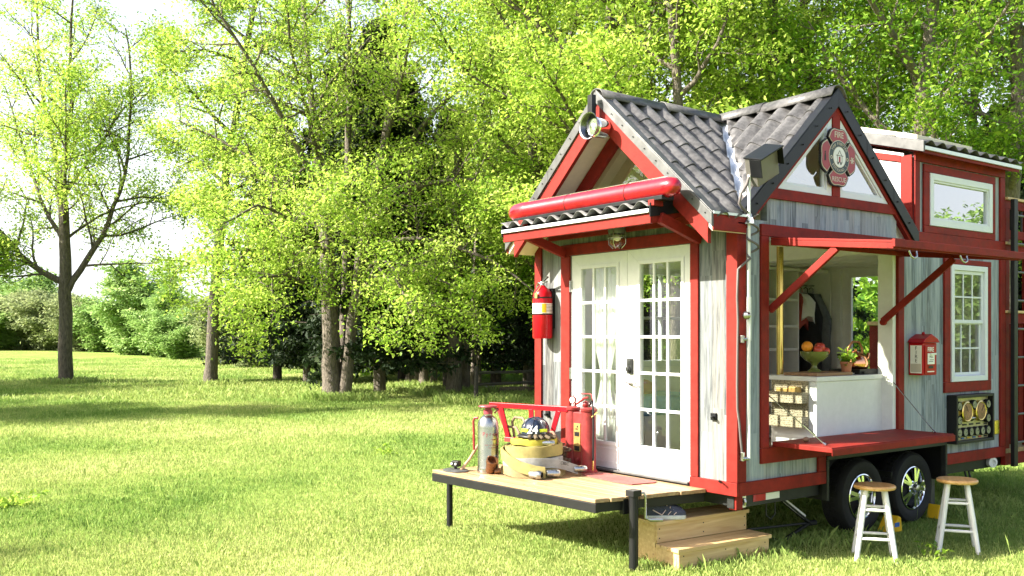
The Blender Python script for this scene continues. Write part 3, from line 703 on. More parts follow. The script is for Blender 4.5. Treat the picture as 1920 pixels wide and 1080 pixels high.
b = MB().box(-.07, .07, -.98, .98, -.01, .025)
for y in (-.85, 0, .85): b.box(-.02, .02, y - .02, y + .02, -.075, -.01)
tp('base', b, M['blackmetal'], lb, .004)
tp('foot', MB().box(-.075, .03, .83, .9, -.05, .0), M['red'], lb, .004); tp('foot', MB().box(-.075, .03, -.9, -.83, -.05, .0), M['red'], lb, .004)
tp('top_strip', MB().box(-.01, .012, -.97, .97, .174, .18), M['chrome'], lb)
# horn
hn = empty('siren_horn', (-.36, 1.19, 3.68), label='chrome siren horn under the peak of the front gable', cat='horn')
Mh = axisM((-.14, 0, 0), (-1, 0, .02))
tp('throat', MB().lathe([(.107, .041), (.085, .018), (.07, -.03), (.06, -.09), (.001, -.1)], Mh, 32, cap=False), M['chrome_dark'], hn, smooth=50)
tp('bell', MB().lathe([(.045, -.16), (.06, -.1), (.072, -.04), (.09, .01), (.108, .033), (.118, .04), (.12, .044), (.118, .048), (.108, .042)], Mh, 32, cap=False), M['steel'], hn, smooth=50)
tp('driver', MB().lathe([(.07, -.15), (.085, -.14), (.088, -.03), (.07, -.01)], Mh, 28).lathe([(.05, -.24), (.06, -.23), (.06, -.14)], Mh, 24), M['chrome'], hn, smooth=40)
tp('core', MB().lathe([(.035, -.07), (.035, -.02), (.028, .0), (.001, .004)], Mh, 20), M['chrome'], hn, smooth=40)
tp('bracket', MB().box(-.1, -.05, .05, .11, .07, .3).box(-.1, -.0, .03, .12, .06, .1), M['blackmetal'], hn, .003)
# bulkhead lamp
bl = empty('bulkhead_lamp', (-.09, 1.31, 2.80), label='small caged glass lamp hanging under the door awning', cat='lamp'); bl.scale = (1.4, 1.4, 1.3)
tp('mount', MB().box(-.05, .06, -.09, .09, .03, .075), M['red'], bl, .004)
tp('socket', MB().lathe([(.06, .03), (.062, .0), (.055, -.02)], n=20), M['galv'], bl, smooth=40)
tp('globe', MB().lathe([(.052, -.02), (.057, -.05), (.052, -.085), (.03, -.11), (.001, -.118)], n=20), M['lampglass'], bl, smooth=60)
tp('bulb', MB().ball((0, 0, -.045), .026, 12), M['white'], bl, smooth=60)
b = MB()
for k in range(4):
    th = k * math.pi / 2 + .4; b.tube([(.06 * math.cos(th), .06 * math.sin(th), z) if z > -.1 else (.03 * math.cos(th), .03 * math.sin(th), z) for z in (.0, -.05, -.09, -.122)], .0035, 6)
b.tube([(.062 * math.cos(t / 12 * 6.283), .062 * math.sin(t / 12 * 6.283), -.05) for t in range(12)], .003, 6, closed=True)
tp('cage', b, M['steel'], bl, smooth=60)
# wall extinguisher on the left of the doors
fe = empty('fire_extinguisher', (-.105, 2.385, 1.82), label='red fire extinguisher with white label hanging on the wall left of the doors', cat='fire extinguisher')
tp('tank', MB().lathe([(.09, 0), (.099, .012), (.099, .40), (.092, .45), (.07, .49), (.035, .515), (.028, .53)], n=32), M['redgloss'], fe, smooth=40)
tp('label', MB().lathe([(.1, .25), (.1, .35)], n=32, cap=False), M['paper'], fe, smooth=40)
b = MB()
for k in range(6): b.lathe([(.1006, .262 + k * .014), (.1006, .262 + k * .014 + .005)], n=32, cap=False)
tp('label_print', b, M['ink'], fe)
tp('label_colour', MB().add([Vector((.1012 * math.cos(t), .1012 * math.sin(t), z)) for z in (.256, .345) for t in (-2.3, -2.15, -2.0, -1.85)], [(0, 1, 5, 4), (1, 2, 6, 5), (2, 3, 7, 6)]), M['yellow'], fe)
tp('strap', MB().lathe([(.1008, .235), (.102, .237), (.102, .247), (.1008, .249)], n=32, cap=False).lathe([(.1008, .40), (.102, .402), (.102, .412), (.1008, .414)], n=32, cap=False).box(.07, .105, -.07, .07, .1, .5), M['blackmetal'], fe)
tp('valve', MB().lathe([(.026, .52), (.026, .56), (.018, .57)], n=14).bar((0, 0, .565), (-.02, -.11, .61), .02, .012).bar((0, 0, .555), (-.02, -.10, .565), .02, .012).tube([(0, .02, .545), (.0, .06, .56), (.01, .095, .53), (.0, .1, .42)], .012, 8), M['steel'], fe, smooth=40)
tp('tag', MB().box(-.104, -.1025, -.045, -.005, .40, .45).tube([(-.1, -.02, .45), (-.06, -.03, .5), (-.02, -.01, .54)], .003, 6), M['gold'], fe)
# crest on the cross gable
cr = empty('gable_crest', (1.285, -.058, 3.42), label='red and charcoal cross shaped fire rescue crest on the gable over the serving hatch', cat='sign'); cr.scale = (.95, 1, .95)
def lobe(r0, r1, half, ang, n=9, flare=1.0):
    P_ = []
    h0 = .35; 
    a0 = half
    inner = [(r0 * math.cos(t), r0 * math.sin(t)) for t in np.linspace(-a0 * .82, a0 * .82, n)]
    outer = [(r1 * (1 - .10 * (abs(t) / a0) ** 2 + .035 * math.cos(t / a0 * math.pi * 2 + math.pi)), t) for t in np.linspace(a0, -a0, 2 * n)]
    outer = [(r * math.cos(t), r * math.sin(t)) for r, t in outer]
    P_ = inner + outer
    c, s_ = math.cos(ang), math.sin(ang)
    return [(x * c - y * s_, x * s_ + y * c) for x, y in P_]
def addlobes(r0, r1, half, y0, y1):
    m = MB()
    for k in range(4):
        m.prism(lobe(r0, r1, half, k * math.pi / 2), 'xz', y0, y1)
    return m
b = addlobes(.10, .275, R(42), .0, .022); b.lathe([(.165, 0), (.165, .02)], axisM((0, .022, 0), (0, -1, 0)), 40)
tp('backing', b, M['black'], cr)
tp('border', addlobes(.135, .266, R(40), -.003, -.0002), M['plaque_cream'], cr); tp('lobes', addlobes(.14, .258, R(37.8), -.006, -.0032), M['plaque_red'], cr)
def disc(r0, r1, y0, y1):
    return MB().lathe([(r0, y1), (r0, y0), (r1, y0), (r1, y1)], axisM((0, 0, 0), (0, -1, 0)), 48, cap=False) if r0 > 0 else MB().lathe([(r1, y1), (r1, y0)][::-1], axisM((0, 0, 0), (0, -1, 0)), 48)
tp('border', disc(0, .157, .006, .0085), M['plaque_cream'], cr); tp('ring', disc(0, .15, .0086, .0105), M['plaque_dark'], cr); tp('border', disc(0, .098, .0106, .0115), M['plaque_cream'], cr); tp('centre', disc(0, .092, .0116, .0125), M['white'], cr)
fm = lambda x, z, y=-.0068, ang=0: faceM((x, y, z), (math.cos(ang), 0, math.sin(ang)), (0, -1, 0))
b = merge(text_mb('FIRE', .078, fm(0, .205), .0008, bold=.0008), text_mb('RESCUE', .062, fm(0, -.208), .0008, bold=.0006))
def arc(txt, r, top, size, y):
    m = MB(); n = len(txt); step = .155
    for i, ch in enumerate(txt):
        a_ = (math.pi / 2 - (i - (n - 1) / 2) * step) if top else (-math.pi / 2 + (i - (n - 1) / 2) * step)
        if ch == ' ': continue
        q = text_mb(ch, size, fm(r * math.cos(a_), r * math.sin(a_), y, a_ - math.pi / 2 if top else a_ + math.pi / 2), .0006); m.add(q.v, q.f)
    return m
b = merge(b, arc('TINY FIREHOUSE', .124, True, .038, -.0113), arc('STATION NO. 1', .124, False, .038, -.0113))
for s in (-1, 1):
    q = MB().lathe([(.01, 0), (.01, .001), (.017, .001), (.017, 0)], axisM((s * .123, -.0108, -.01), (0, -1, 0)), 16, cap=False); b.add(q.v, q.f)
for k in range(3):
    th = k * math.pi / 3; b.bar((.205 - .03 * math.cos(th), -.0068, -.01 - .03 * math.sin(th)), (.205 + .03 * math.cos(th), -.0068, -.01 + .03 * math.sin(th)), .001, .012, up=(0, 1, 0)) if False else b.prism([(.205 - .032 * math.cos(th) + .006 * math.sin(th), -.01 - .032 * math.sin(th) - .006 * math.cos(th)), (.205 + .032 * math.cos(th) + .006 * math.sin(th), -.01 + .032 * math.sin(th) - .006 * math.cos(th)), (.205 + .032 * math.cos(th) - .006 * math.sin(th), -.01 + .032 * math.sin(th) + .006 * math.cos(th)), (.205 - .032 * math.cos(th) - .006 * math.sin(th), -.01 - .032 * math.sin(th) + .006 * math.cos(th))], 'xz', -.0075 - k * .0004, -.0062)
tp('lettering', b, M['plaque_cream'], cr)
b = MB().box(-.222, -.198, -.0075, -.0062, -.05, .0).lathe([(.009, 0), (.009, .0013)], axisM((-.21, -.0062, .03), (0, -1, 0)), 12).box(-.218, -.202, -.0074, -.0062, .0, .02)
hl = [(-.05, -.01), (.05, -.01), (.05, -.004), (-.05, -.004)]
b.prism([(-.055, .012), (.055, .012), (.055, .017), (-.055, .017)], 'xz', -.0138, -.0126); b.prism([(-.035, .018), (0, .065), (0, .058), (-.028, .018)], 'xz', -.0138, -.0126); b.prism([(.035, .018), (.028, .018), (0, .058), (0, .065)], 'xz', -.0138, -.0126)
for x in (-.038, .034): b.box(x, x + .005, -.0138, -.0126, -.045, .011)
b.box(-.045, .045, -.0138, -.0126, -.05, -.046)
for x in (-.025, .02): b.lathe([(.011, 0), (.011, .0012)], axisM((x, -.0126, -.058), (0, -1, 0)), 12)
tp('emblem_lines', b, M['ink'], cr); tp('emblem_door', MB().box(-.013, .013, -.0138, -.0126, -.045, .005), M['plaque_red'], cr)
# flood light on its conduit pole
fl = empty('flood_light', (.06, -.075, .86), label='bronze flood light on a thin white pole at the near corner of the house', cat='flood light')
tp('pole', MB().tube([(0, 0, 0), (0, 0, 2.28)], .013, 10).tube([(0, 0, .95), (0, 0, 1.3)], .018, 10), M['white'], fl, smooth=50)
tp('bracket', MB().box(-.055, -.03, .02, .053, -.02, .05).tube([(-.04, .03, .0), (0, 0, .0)], .016, 8), M['steel'], fl, .003); tp('bracket', MB().box(-.055, -.03, .02, .053, .93, .99).tube([(-.04, .03, .96), (0, 0, .96)], .014, 8), M['steel'], fl, .003)
Mf = Matrix.Translation((.13, -.02, 2.36)) @ Matrix.Rotation(R(-28), 4, 'Y') @ Matrix.Rotation(R(14), 4, 'X')
hd = tp('lamp_head', MB().box(-.15, .15, -.06, .05, -.115, .12, Mf), M['flood'], fl, .008)
tp('visor', MB().box(-.156, .156, -.12, .055, .1205, .133, Mf).box(-.156, -.1505, -.11, .0, -.03, .12, Mf).box(.1505, .156, -.11, .0, -.03, .12, Mf), M['blackmetal'], hd, .003)
b = MB().tube([(-.005, .0, 2.26), (-.03, .0, 2.2), (-.1, -.0, 2.12), (-.12, .0, 2.04), (-.07, .01, 2.01), (-.02, .0, 1.98)], .012, 8)
tp('coil_cord', b, M['wire'], fl, smooth=60)
pts = []
for i in range(60):
    t_ = i / 59; a_ = t_ * 2 * math.pi * 2.6; pts.append((.035 + .06 * math.cos(a_), -.01 + .03 * math.sin(a_), 1.97 - .36 * t_))
pts += [(-.06, .01, 1.56), (-.10, .03, 1.52), (-.105, .035, 1.3), (-.095, .035, 1.1), (-.1, .035, .9), (-.105, .035, .6), (-.1, .036, .4), (-.075, .036, .28), (-.06, .036, .15), (-.04, .036, .03)]
tp('cable', MB().tube(pts, .0095, 7), M['wire'], fl, smooth=60)
tp('knob', MB().ball((-.045, -.01, 1.15), .034, 6), M['steel'], fl)
# fire alarm box
fa_ = empty('fire_alarm_box', (2.615, -.004, 1.47), label='red fire alarm call box with peaked roof on the wall between hatch and window', cat='alarm box')
b = MB().box(-.125, .125, -.145, 0, 0, .31); tp('body', b, M['redgloss'], fa_, .008)
b = MB().prism([(-.15, .312), (.15, .312), (.11, .35), (.0, .395), (-.11, .35)], 'xz', -.165, .0); b.ball((0, -.08, .40), .016, 10); tp('roof', b, M['redgloss'], fa_, .005)
tp('door', MB().box(-.095, .095, -.155, -.1455, .015, .285), M['redgloss'], fa_, .004)
tp('side_label', MB().box(-.1275, -.1255, -.135, -.02, .02, .285), M['paper'], fa_)
tp('side_stripe', MB().box(-.1284, -.1276, -.13, -.025, .03, .11), M['cloth_g'] if False else M['plaque_cream'], fa_)
b = MB()
for i, ch in enumerate('FIRE'):
    q = text_mb(ch, .048, faceM((-.1279, -.08, .258 - i * .04), (0, 0, 1) if False else (0, -1, 0), (-1, 0, 0)), .0006); b.add(q.v, q.f)
tp('side_lettering', b, M['ink'], fa_)
tp('front_lettering', merge(text_mb('FIRE', .062, faceM((.0, -.1556, .245), (1, 0, 0), (0, -1, 0)), .0006, bold=.0008), MB().box(-.06, .06, -.157, -.1556, .03, .04)), M['paper'], fa_)
tp('pull_plate', MB().box(-.06, .06, -.162, -.1553, .105, .21).box(-.02, .07, -.175, -.1553, .195, .212), M['paper'], fa_, .003)
tp('pull_print', merge(text_mb('PULL', .03, faceM((0, -.1628, .175), (1, 0, 0), (0, -1, 0)), .0005), MB().box(-.04, .03, -.1635, -.1622, .13, .135).box(-.03, .04, -.1635, -.1622, .145, .15)), M['ink'], fa_)
tp('keyhole_plate', MB().box(-.04, .04, -.16, -.1553, .065, .092), M['dark'], fa_, .002)
# gauge panel
gp = empty('gauge_panel', (3.56, -.004, .76), label='black framed panel of brass pressure gauges on the wall under the small window', cat='gauge panel')
W2 = .375
b = MB(); ring(b, rect(-W2, W2, 0, .49), inset(rect(-W2, W2, 0, .49), .03), 'xz', -.105, 0); tp('frame', b, M['black'], gp, .004)
tp('back_plate', MB().box(-W2 + .03, W2 - .03, -.05, -.02, .03, .46), M['panel'], gp)
def gauge(x, z, r, rimm, face):
    c = tp('gauge', MB().lathe([(r * 1.12, 0), (r * 1.12, .035), (r, .042), (r * .92, .038)], axisM((x, -.05, z), (0, -1, 0)), 24), M[rimm], gp, smooth=40)
    tp('dial', MB().lathe([(r * .9, .036), (r * .9, .04)], axisM((x, -.05, z), (0, -1, 0)), 24), M[face], c)
    th = rnd.uniform(0, 6.28); tp('needle', MB().bar((x, -.0915, z), (x + r * .75 * math.cos(th), -.0915, z + r * .75 * math.sin(th)), .004, .004), M['ink'], c)
for x in (-.13, .14): gauge(x, .315, .095, 'brass', 'dialpic')
for x, z in ((-.285, .38), (-.285, .235), (.005, .385), (.285, .38), (.285, .235)): gauge(x, z, .042, 'black', 'dial')
for i in range(6): gauge(-.285 + .114 * i, .11, .042, 'black', 'dial')
b = MB()
for i in range(6): b.box(-.315 + .114 * i, -.255 + .114 * i, -.056, -.0505, .04, .056)
for x in (-.285, .285):
    for z in (.18, .325): b.box(x - .03, x + .03, -.056, -.0505, z - .012, z + .004)
for x in (-.13, 0., .14): b.box(x - .04, x + .04, -.056, -.0505, .175, .192)
tp('name_tag', b, M['ink'], gp); b = MB()
for i, c_ in ((1, 'x'), (3, 'x')): b.box(-.312 + .114 * i, -.258 + .114 * i, -.057, -.0562, .042, .054)
tp('name_tag', b, M['bluelabel'], gp); tp('name_tag', MB().box(-.312 + .228, -.258 + .228, -.057, -.0562, .042, .054), M['yellow'], gp); tp('name_tag', MB().box(-.312 + .456, -.258 + .456, -.057, -.0562, .042, .054), M['redink'], gp)
tp('valve', MB().lathe([(.03, 0), (.02, .02), (.001, .05)], axisM((.01, -.05, .24), (0, -1, .2)), 14), M['steel'], gp, smooth=40)
# ladder at the rear
ld = empty('porch_ladder', (4.375, -.1, .45), label='black ladder with grey rungs leaning against the rear porch', cat='ladder')
for x in (0, .5): tp('stile', MB().box(x - .04, x + .04, -.022, .022, 0, 2.86), M['black'], ld, .004)
for i in range(9): tp('rung', MB().tube([(.041, 0, .25 + .305 * i), (.459, 0, .25 + .305 * i)], .013, 10), M['galv'], ld, smooth=50)
# --- front deck
dk = empty('front_deck', (-.6, 1.45, .5), label='fold down plank deck with black steel frame in front of the doors', cat='deck')
c00, c10, c11, c01 = Vector((-.001 - .012, .29, 0)), Vector((-1.11, .46, 0)), Vector((-1.25, 2.63, 0)), Vector((-.028, 2.46, 0))
c00.x = -.03
def dq(s_, t_): return c00 * (1 - s_) * (1 - t_) + c10 * s_ * (1 - t_) + c11 * s_ * t_ + c01 * (1 - s_) * t_
off = Vector((.6, -1.45, 0)); b = MB(); nb = 8
for i in range(nb):
    s0, s1 = (i + .025) / nb, (i + .975) / nb; e = rnd.uniform(-.004, .006)
    pts = [dq(s0, e), dq(s1, e), dq(s1, 1), dq(s0, 1)]; z0 = .047 + rnd.uniform(-.0015, .0015); z1 = z0 + .031
    b.add([p + off + Vector((0, 0, z)) for z in (z0, z1) for p in pts], [(3, 2, 1, 0), (4, 5, 6, 7), (0, 1, 5, 4), (1, 2, 6, 5), (2, 3, 7, 6), (3, 0, 4, 7)])
tp('boards', b, M['deckwood'], dk, .003)
b = MB()
def ebar(p, q, w_, z0, z1):
    p, q = p + off, q + off; b.bar(p + Vector((0, 0, (z0 + z1) / 2)), q + Vector((0, 0, (z0 + z1) / 2)), w_, z1 - z0)
ebar(dq(.985, .0), dq(.985, 1), .04, -.03, .044); ebar(dq(0, .02), dq(.96, .02), .04, -.03, .043); ebar(dq(0, .98), dq(.96, .98), .04, -.03, .043); ebar(dq(.5, .03), dq(.5, .97), .05, -.02, .0435)
tp('frame', b, M['black'], dk, .003)
tp('leg', MB().lathe([(.03, 0), (.03, .50)], Matrix.Translation(Vector((-1.07, 2.60, -.53)) + off), 16).lathe([(.045, 0), (.045, .012)], Matrix.Translation(Vector((-1.07, 2.60, -.53)) + off), 16), M['black'], dk, smooth=40)
jl = tp('leg', MB().lathe([(.037, 0), (.037, .59)], Matrix.Translation(Vector((-.80, .36, -.5)) + off), 18).box(-.80 + .6 - .045, -.80 + .6 + .045, .36 - 1.45 - .045, .36 - 1.45 + .045, .085, .135), M['black'], dk, .003)
tp('crank', MB().tube([Vector(p) + off for p in ((-.76, .33, .11), (-.735, .31, .11), (-.725, .305, .08), (-.725, .305, -.085), (-.70, .28, -.10), (-.62, .22, -.10))], .011, 8).tube([Vector(p) + off for p in ((-.70, .28, -.10), (-.62, .22, -.10))], .016, 10), M['steel'], jl, smooth=50)
tp('leg_bracket', MB().box(-.80 + .6 - .06, -.80 + .6 + .03, .41 - 1.45, .46 - 1.45, -.06, .06), M['blackmetal'], jl, .003)
# --- steps
stp = empty('wooden_steps', (.0, .345, 0), R(-3.2), label='two tread pine step box beside the deck', cat='steps')
tp('tread', MB().box(-.535, .535, -.005, .15, .315, .347), M['pine'], stp, .004); tp('tread', MB().box(-.535, .535, .154, .31, .315, .3465), M['pine'], stp, .004)
tp('tread', MB().box(-.534, .534, -.255, -.135, .140, .172), M['pine'], stp, .004); tp('tread', MB().box(-.534, .534, -.131, .008, .140, .1715), M['pine'], stp, .004)
tp('riser', MB().box(-.515, .515, .012, .035, .1725, .314), M['pine'], stp, .002); tp('riser', MB().box(-.514, .514, -.24, -.215, -.04, .139), M['pine'], stp, .002)
tp('side_panel', MB().prism([(.036, -.04), (.29, -.04), (.29, .314), (.036, .314)], 'yz', -.517, -.493), M['pine'], stp, .002); tp('side_panel', MB().box(-.516, -.492, -.2145, .035, -.04, .139), M['pine'], stp, .002)
tp('side_panel', MB().box(.49, .514, .036, .29, -.04, .314), M['pine'], stp, .002); tp('side_panel', MB().box(.491, .513, -.2145, .035, -.04, .139), M['pine'], stp, .002)
nl = MB()
for x in (-.49, .0, .49):
    for z in (.21, .285): nl.lathe([(.006, 0), (.006, .0015)], axisM((x, .012, z), (0, -1, 0)), 8)
    for z in (.02, .11): nl.lathe([(.006, 0), (.006, .0015)], axisM((x * .95, -.24, z), (0, -1, 0)), 8)
tp('nail_heads', nl, M['dark'], stp)
# --- shoes
def shoe(loc, rz, label):
    e = empty('running_shoe', loc, rz, label=label, cat='shoe', group='running shoes on the step'); e.scale = (1.08, 1.1, 1.35)
    sec = [(-.145, .026, .0), (-.13, .036, .0), (-.07, .037, 0), (0, .036, .004), (.06, .044, .005), (.11, .045, .004), (.145, .034, .004), (.16, .012, .004)]
    top = [.09, .098, .09, .082, .066, .05, .036, .022]
    m = MB(); nS = 14; V_ = []
    for (x, w_, yo), tz in zip(sec, top):
        for k in range(nS):
            t_ = 2 * math.pi * k / nS; cy, cz = math.cos(t_), math.sin(t_)
            V_.append((x, yo + w_ * cy * (1 if cz < .3 else .82), .02 + (tz - .0) * max(0, (cz + .35) / 1.35) if cz > -.35 else .02))
    n_ = len(sec); F_ = [(i * nS + k, i * nS + (k + 1) % nS, (i + 1) * nS + (k + 1) % nS, (i + 1) * nS + k) for i in range(n_ - 1) for k in range(nS)] + [tuple(range(nS)), tuple((n_ - 1) * nS + k for k in range(nS))]
    up = tp('upper', m.add(V_, F_), M['shoe'], e, smooth=60)
    out = [(x, yo + w_ * 1.08) for x, w_, yo in sec] + [(x, yo - w_ * 1.08) for x, w_, yo in sec[::-1]]
    tp('sole', MB().prism(out, 'xy', 0, .026), M['sole'], e, .006)
    tp('opening', MB().lathe([(.001, .0), (.03, .001), (.034, -.004)], Matrix.Translation((-.075, 0, .116)) @ Matrix.Rotation(R(8), 4, 'Y') @ Matrix.Diagonal((1.5, .75, 1, 1)), 16, cap=False), M['black'], e)
    l_ = MB()
    for i in range(4):
        x = -.015 + i * .025; z = .108 - i * .013; l_.tube([(x, -.026, z - .012), (x + .006, 0, z + .002), (x, .026, z - .012)], .0035, 6)
    l_.tube([(-.02, 0, .11), (-.03, -.035, .118), (-.0, -.05, .1)], .003, 6).tube([(-.02, 0, .11), (.0, .03, .125), (.03, .04, .1)], .003, 6)
    for s in (-1, 1):
        for i in range(3): l_.tube([(-.03 + i * .045, s * .040, .03), (.0 + i * .04, s * .036, .06 - .008 * i)], .0028, 6)
        l_.tube([(-.1, s * .038, .06), (-.03, s * .042, .03)], .003, 6)
    tp('lace', l_, M['lace'], e, smooth=60); return e
shoe((-.38, .43, .348), R(-34), 'grey running shoe nearest the step edge, toe to the right')
shoe((-.31, .52, .348), R(-29), 'grey running shoe behind the other shoe on the top step')
# --- bar stools
def stool():
    e = empty('wooden_stool', label='x', cat='stool', group='bar stools outside the serving hatch')
    tp('seat', MB().lathe([(.001, .575), (.13, .575), (.16, .58), (.168, .592), (.166, .606), (.155, .613), (.13, .61), (.001, .606)], n=36, cap=False), M['oak'], e, smooth=50)
    F_ = []
    for k in range(4):
        a_ = math.pi / 4 + k * math.pi / 2; T_ = Vector((.105 * math.cos(a_), .105 * math.sin(a_), .578)); B_ = Vector((.22 * math.cos(a_), .22 * math.sin(a_), -.02)); F_.append((T_, B_))
        tp('leg', MB().tube([T_, T_.lerp(B_, .5), B_], [.019, .021, .019], 12), M['white'], e, smooth=50)
    for k in range(4):
        for z in (.17 + .012 * (k % 2), .40 + .014 * (k % 2)):
            P0 = F_[k][0].lerp(F_[k][1], (.578 - z) / .598); P1 = F_[(k + 1) % 4][0].lerp(F_[(k + 1) % 4][1], (.578 - z) / .598)
            tp('stretcher', MB().tube([P0, P0.lerp(P1, .5), P1], [.011, .0135, .011], 10), M['white'], e, smooth=50)
    return e
s1 = stool(); s1.location = (1.10, -.53, 0); s1.rotation_euler.z = R(38); s1['label'] = 'white legged stool with round oak seat standing in front of the left wheel'
s2 = copy_tree(s1); s2.location = (1.965, -.77, 0); s2.rotation_euler.z = R(33); s2['label'] = 'white legged stool with round oak seat right of the wheels, partly in shade'
wc = empty('wheel_chock', (2.12, -.05, .02), label='yellow wheel chock with blue label between the two wheels', cat='wheel chock', group='yellow wheel chocks')
tp('wedge', MB().prism([(-.09, 0), (.09, 0), (.07, .13), (.03, .15)], 'xz', -.06, .09), M['yellow'], wc, .006); tp('sticker', MB().box(-.04, .04, -.0625, -.0605, .05, .09), M['bluelabel'], wc)
w2 = empty('wheel_chock', (3.08, .0, .02), label='yellow wheel chock behind the right wheel', cat='wheel chock', group='yellow wheel chocks'); tp('wedge', MB().prism([(-.06, 0), (.06, 0), (.03, .12), (-.02, .14)], 'xz', 0, .12), M['yellow'], w2, .006)
# ------------------------------------------------------------------ things on the deck
DZ = .58
se = empty('silver_extinguisher', (-.93, 2.16, DZ), label='old silver fire extinguisher with red cap at the left of the deck', cat='fire extinguisher')
tp('tank', MB().lathe([(.10, 0), (.104, .01), (.1, .05), (.098, .06), (.098, .42), (.094, .46), (.08, .495), (.055, .52), (.04, .53), (.04, .54)], n=36), M['steel'], se, smooth=40)
tp('cap', MB().lathe([(.042, .54), (.042, .575), (.03, .58), (.03, .595), (.085, .605), (.09, .61), (.085, .62), (.02, .615)], n=28).tube([(.03, -.05, .605), (.05, -.085, .58), (.03, -.06, .55)], .008, 8), M['plaque_red'], se, smooth=40)
tp('hose', MB().tube([(-.05, .09, .5), (-.07, .12, .5), (-.075, .13, .47), (-.07, .128, .2)], .012, 8), M['redworn'], se, smooth=60)
ca = math.atan2(-5.1 - 2.16, -6.06 + .93) + .12
def on_tank(txt, z, size, da, rr=.0992, sx=1):
    m = MB(); n = len(txt)
    for i, ch in enumerate(txt):
        if ch == ' ': continue
        a_ = ca + da + (i - (n - 1) / 2) * size * .62 / rr * sx; q = text_mb(ch, size, faceM((rr * math.cos(a_), rr * math.sin(a_), z), (-math.sin(a_), math.cos(a_), 0), (math.cos(a_), math.sin(a_), 0)), .0005); m.add(q.v, q.f)
    return m
tp('lettering', merge(on_tank('Pyrene', .36, .05, .25), on_tank('FOAM', .31, .02, .42), on_tank('FIRE EXTINGUISHER', .26, .014, .3), on_tank('INSTRUCTIONS', .235, .012, .3)), M['plaque_red'], se)
# rolled hoses, each a thing of its own; stacked
def roll(name, r, h, z, mat, label, tail=None, loc=(-.66, 1.82), couplings=(), ph=.96):
    e = empty(name, (loc[0], loc[1], z), label=label, cat='fire hose', group='rolled fire hoses stacked on the deck'); e.rotation_euler = (R(rnd.uniform(-2.5, 2.5)), R(rnd.uniform(-2.5, 2.5)), 0)
    m = MB(); th = .017; turns = int(r / (th * 1.5)); pts = []
    n = 40; N_ = turns * n; r0 = r - turns * th * 1.25
    for i in range(N_ + 1):
        t_ = i / n; rr = r0 + (r - r0) * i / N_; a_ = 2 * math.pi * t_ + ph
        pts.append((Vector((rr * math.cos(a_), rr * math.sin(a_), 0)), Vector((math.cos(a_), math.sin(a_), 0))))
    if tail:
        for p in tail: pts.append((Vector((p[0], p[1], p[2] if len(p) > 2 else 0)), None))
        for i in range(N_ + 1, len(pts)):
            d = pts[i][0] - pts[i - 1][0]; d.z = 0; d.normalize(); pts[i] = (pts[i][0], Vector((d.y, -d.x, 0)))
    V_ = []
    for i, (p, nn) in enumerate(pts):
        wob = .004 * math.sin(i * .37) + .003 * math.sin(i * 1.13); hh = h / 2
        for a_, b_ in ((-th / 2, -hh), (th / 2, -hh), (th / 2 + .003, 0), (th / 2, hh), (-th / 2, hh)): V_.append(p + nn * a_ + Vector((0, 0, b_ + hh + wob)))
    F_ = [(i * 5 + k, i * 5 + (k + 1) % 5, (i + 1) * 5 + (k + 1) % 5, (i + 1) * 5 + k) for i in range(len(pts) - 1) for k in range(5)] + [tuple(range(5)), tuple((len(pts) - 1) * 5 + k for k in range(5))]
    tp('canvas', m.add(V_, F_), M[mat], e, smooth=50)
    for p, d, rr in couplings:
        tp('coupling', MB().lathe([(rr * .8, -.07), (rr, -.06), (rr, -.01), (rr * 1.12, .0), (rr * 1.12, .035), (rr * .9, .05), (rr * .75, .05), (rr * .7, .0)], axisM(p, d), 18), M['steel'], e, smooth=40)
    return e
vd = Vector((.57, .82, 0))     # roughly the way one looks at the deck
roll('rolled_hose', .29, .085, DZ, 'hose_t', 'tan canvas hose roll at the bottom of the stack, with two metal couplings', None, couplings=[((-.19, -.29, .042), (.5, -1, .0), .034), ((-.02, -.32, .045), (1, -.45, 0), .035)])
rw = roll('rolled_hose', .28, .082, DZ + .088, 'hose_w', 'grey white hose roll second from the bottom, its printed tail hanging out', [(.03, -.31, -.008), (.12, -.30, -.03), (.20, -.31, -.055), (.25, -.325, -.07)], couplings=[((.285, -.335, -.03), (1, -.35, 0), .03)], ph=-1.64)
tp('lettering', text_mb('1CB5C', .04, faceM((.10, -.316, .03), (1, -.02, -.2), (-.02, -1, 0)), .0006), M['ink'], rw)
roll('rolled_hose', .272, .1, DZ + .172, 'hose_y', 'wide pale yellow hose roll in the stack, its tail hanging down the left', [(-.285, .10, -.01), (-.30, -.02, -.06), (-.265, -.15, -.115), (-.19, -.26, -.15), (-.12, -.315, -.168)], ph=2.5)
roll('rolled_hose', .215, .05, DZ + .275, 'hose_b', 'small bright yellow hose roll under the helmet', None, couplings=[((.0, -.23, .022), (.75, -.6, 0), .022)])
b = empty('pale_coupling', (-.86, 1.98, DZ), label='pale ribbed hose coupling lying beside the silver extinguisher', cat='hose coupling'); tp('ring', MB().lathe([(.03, 0), (.045, .01), (.045, .06), (.035, .07), (.025, .07)], n=16), M['hose_t'], b, smooth=40)
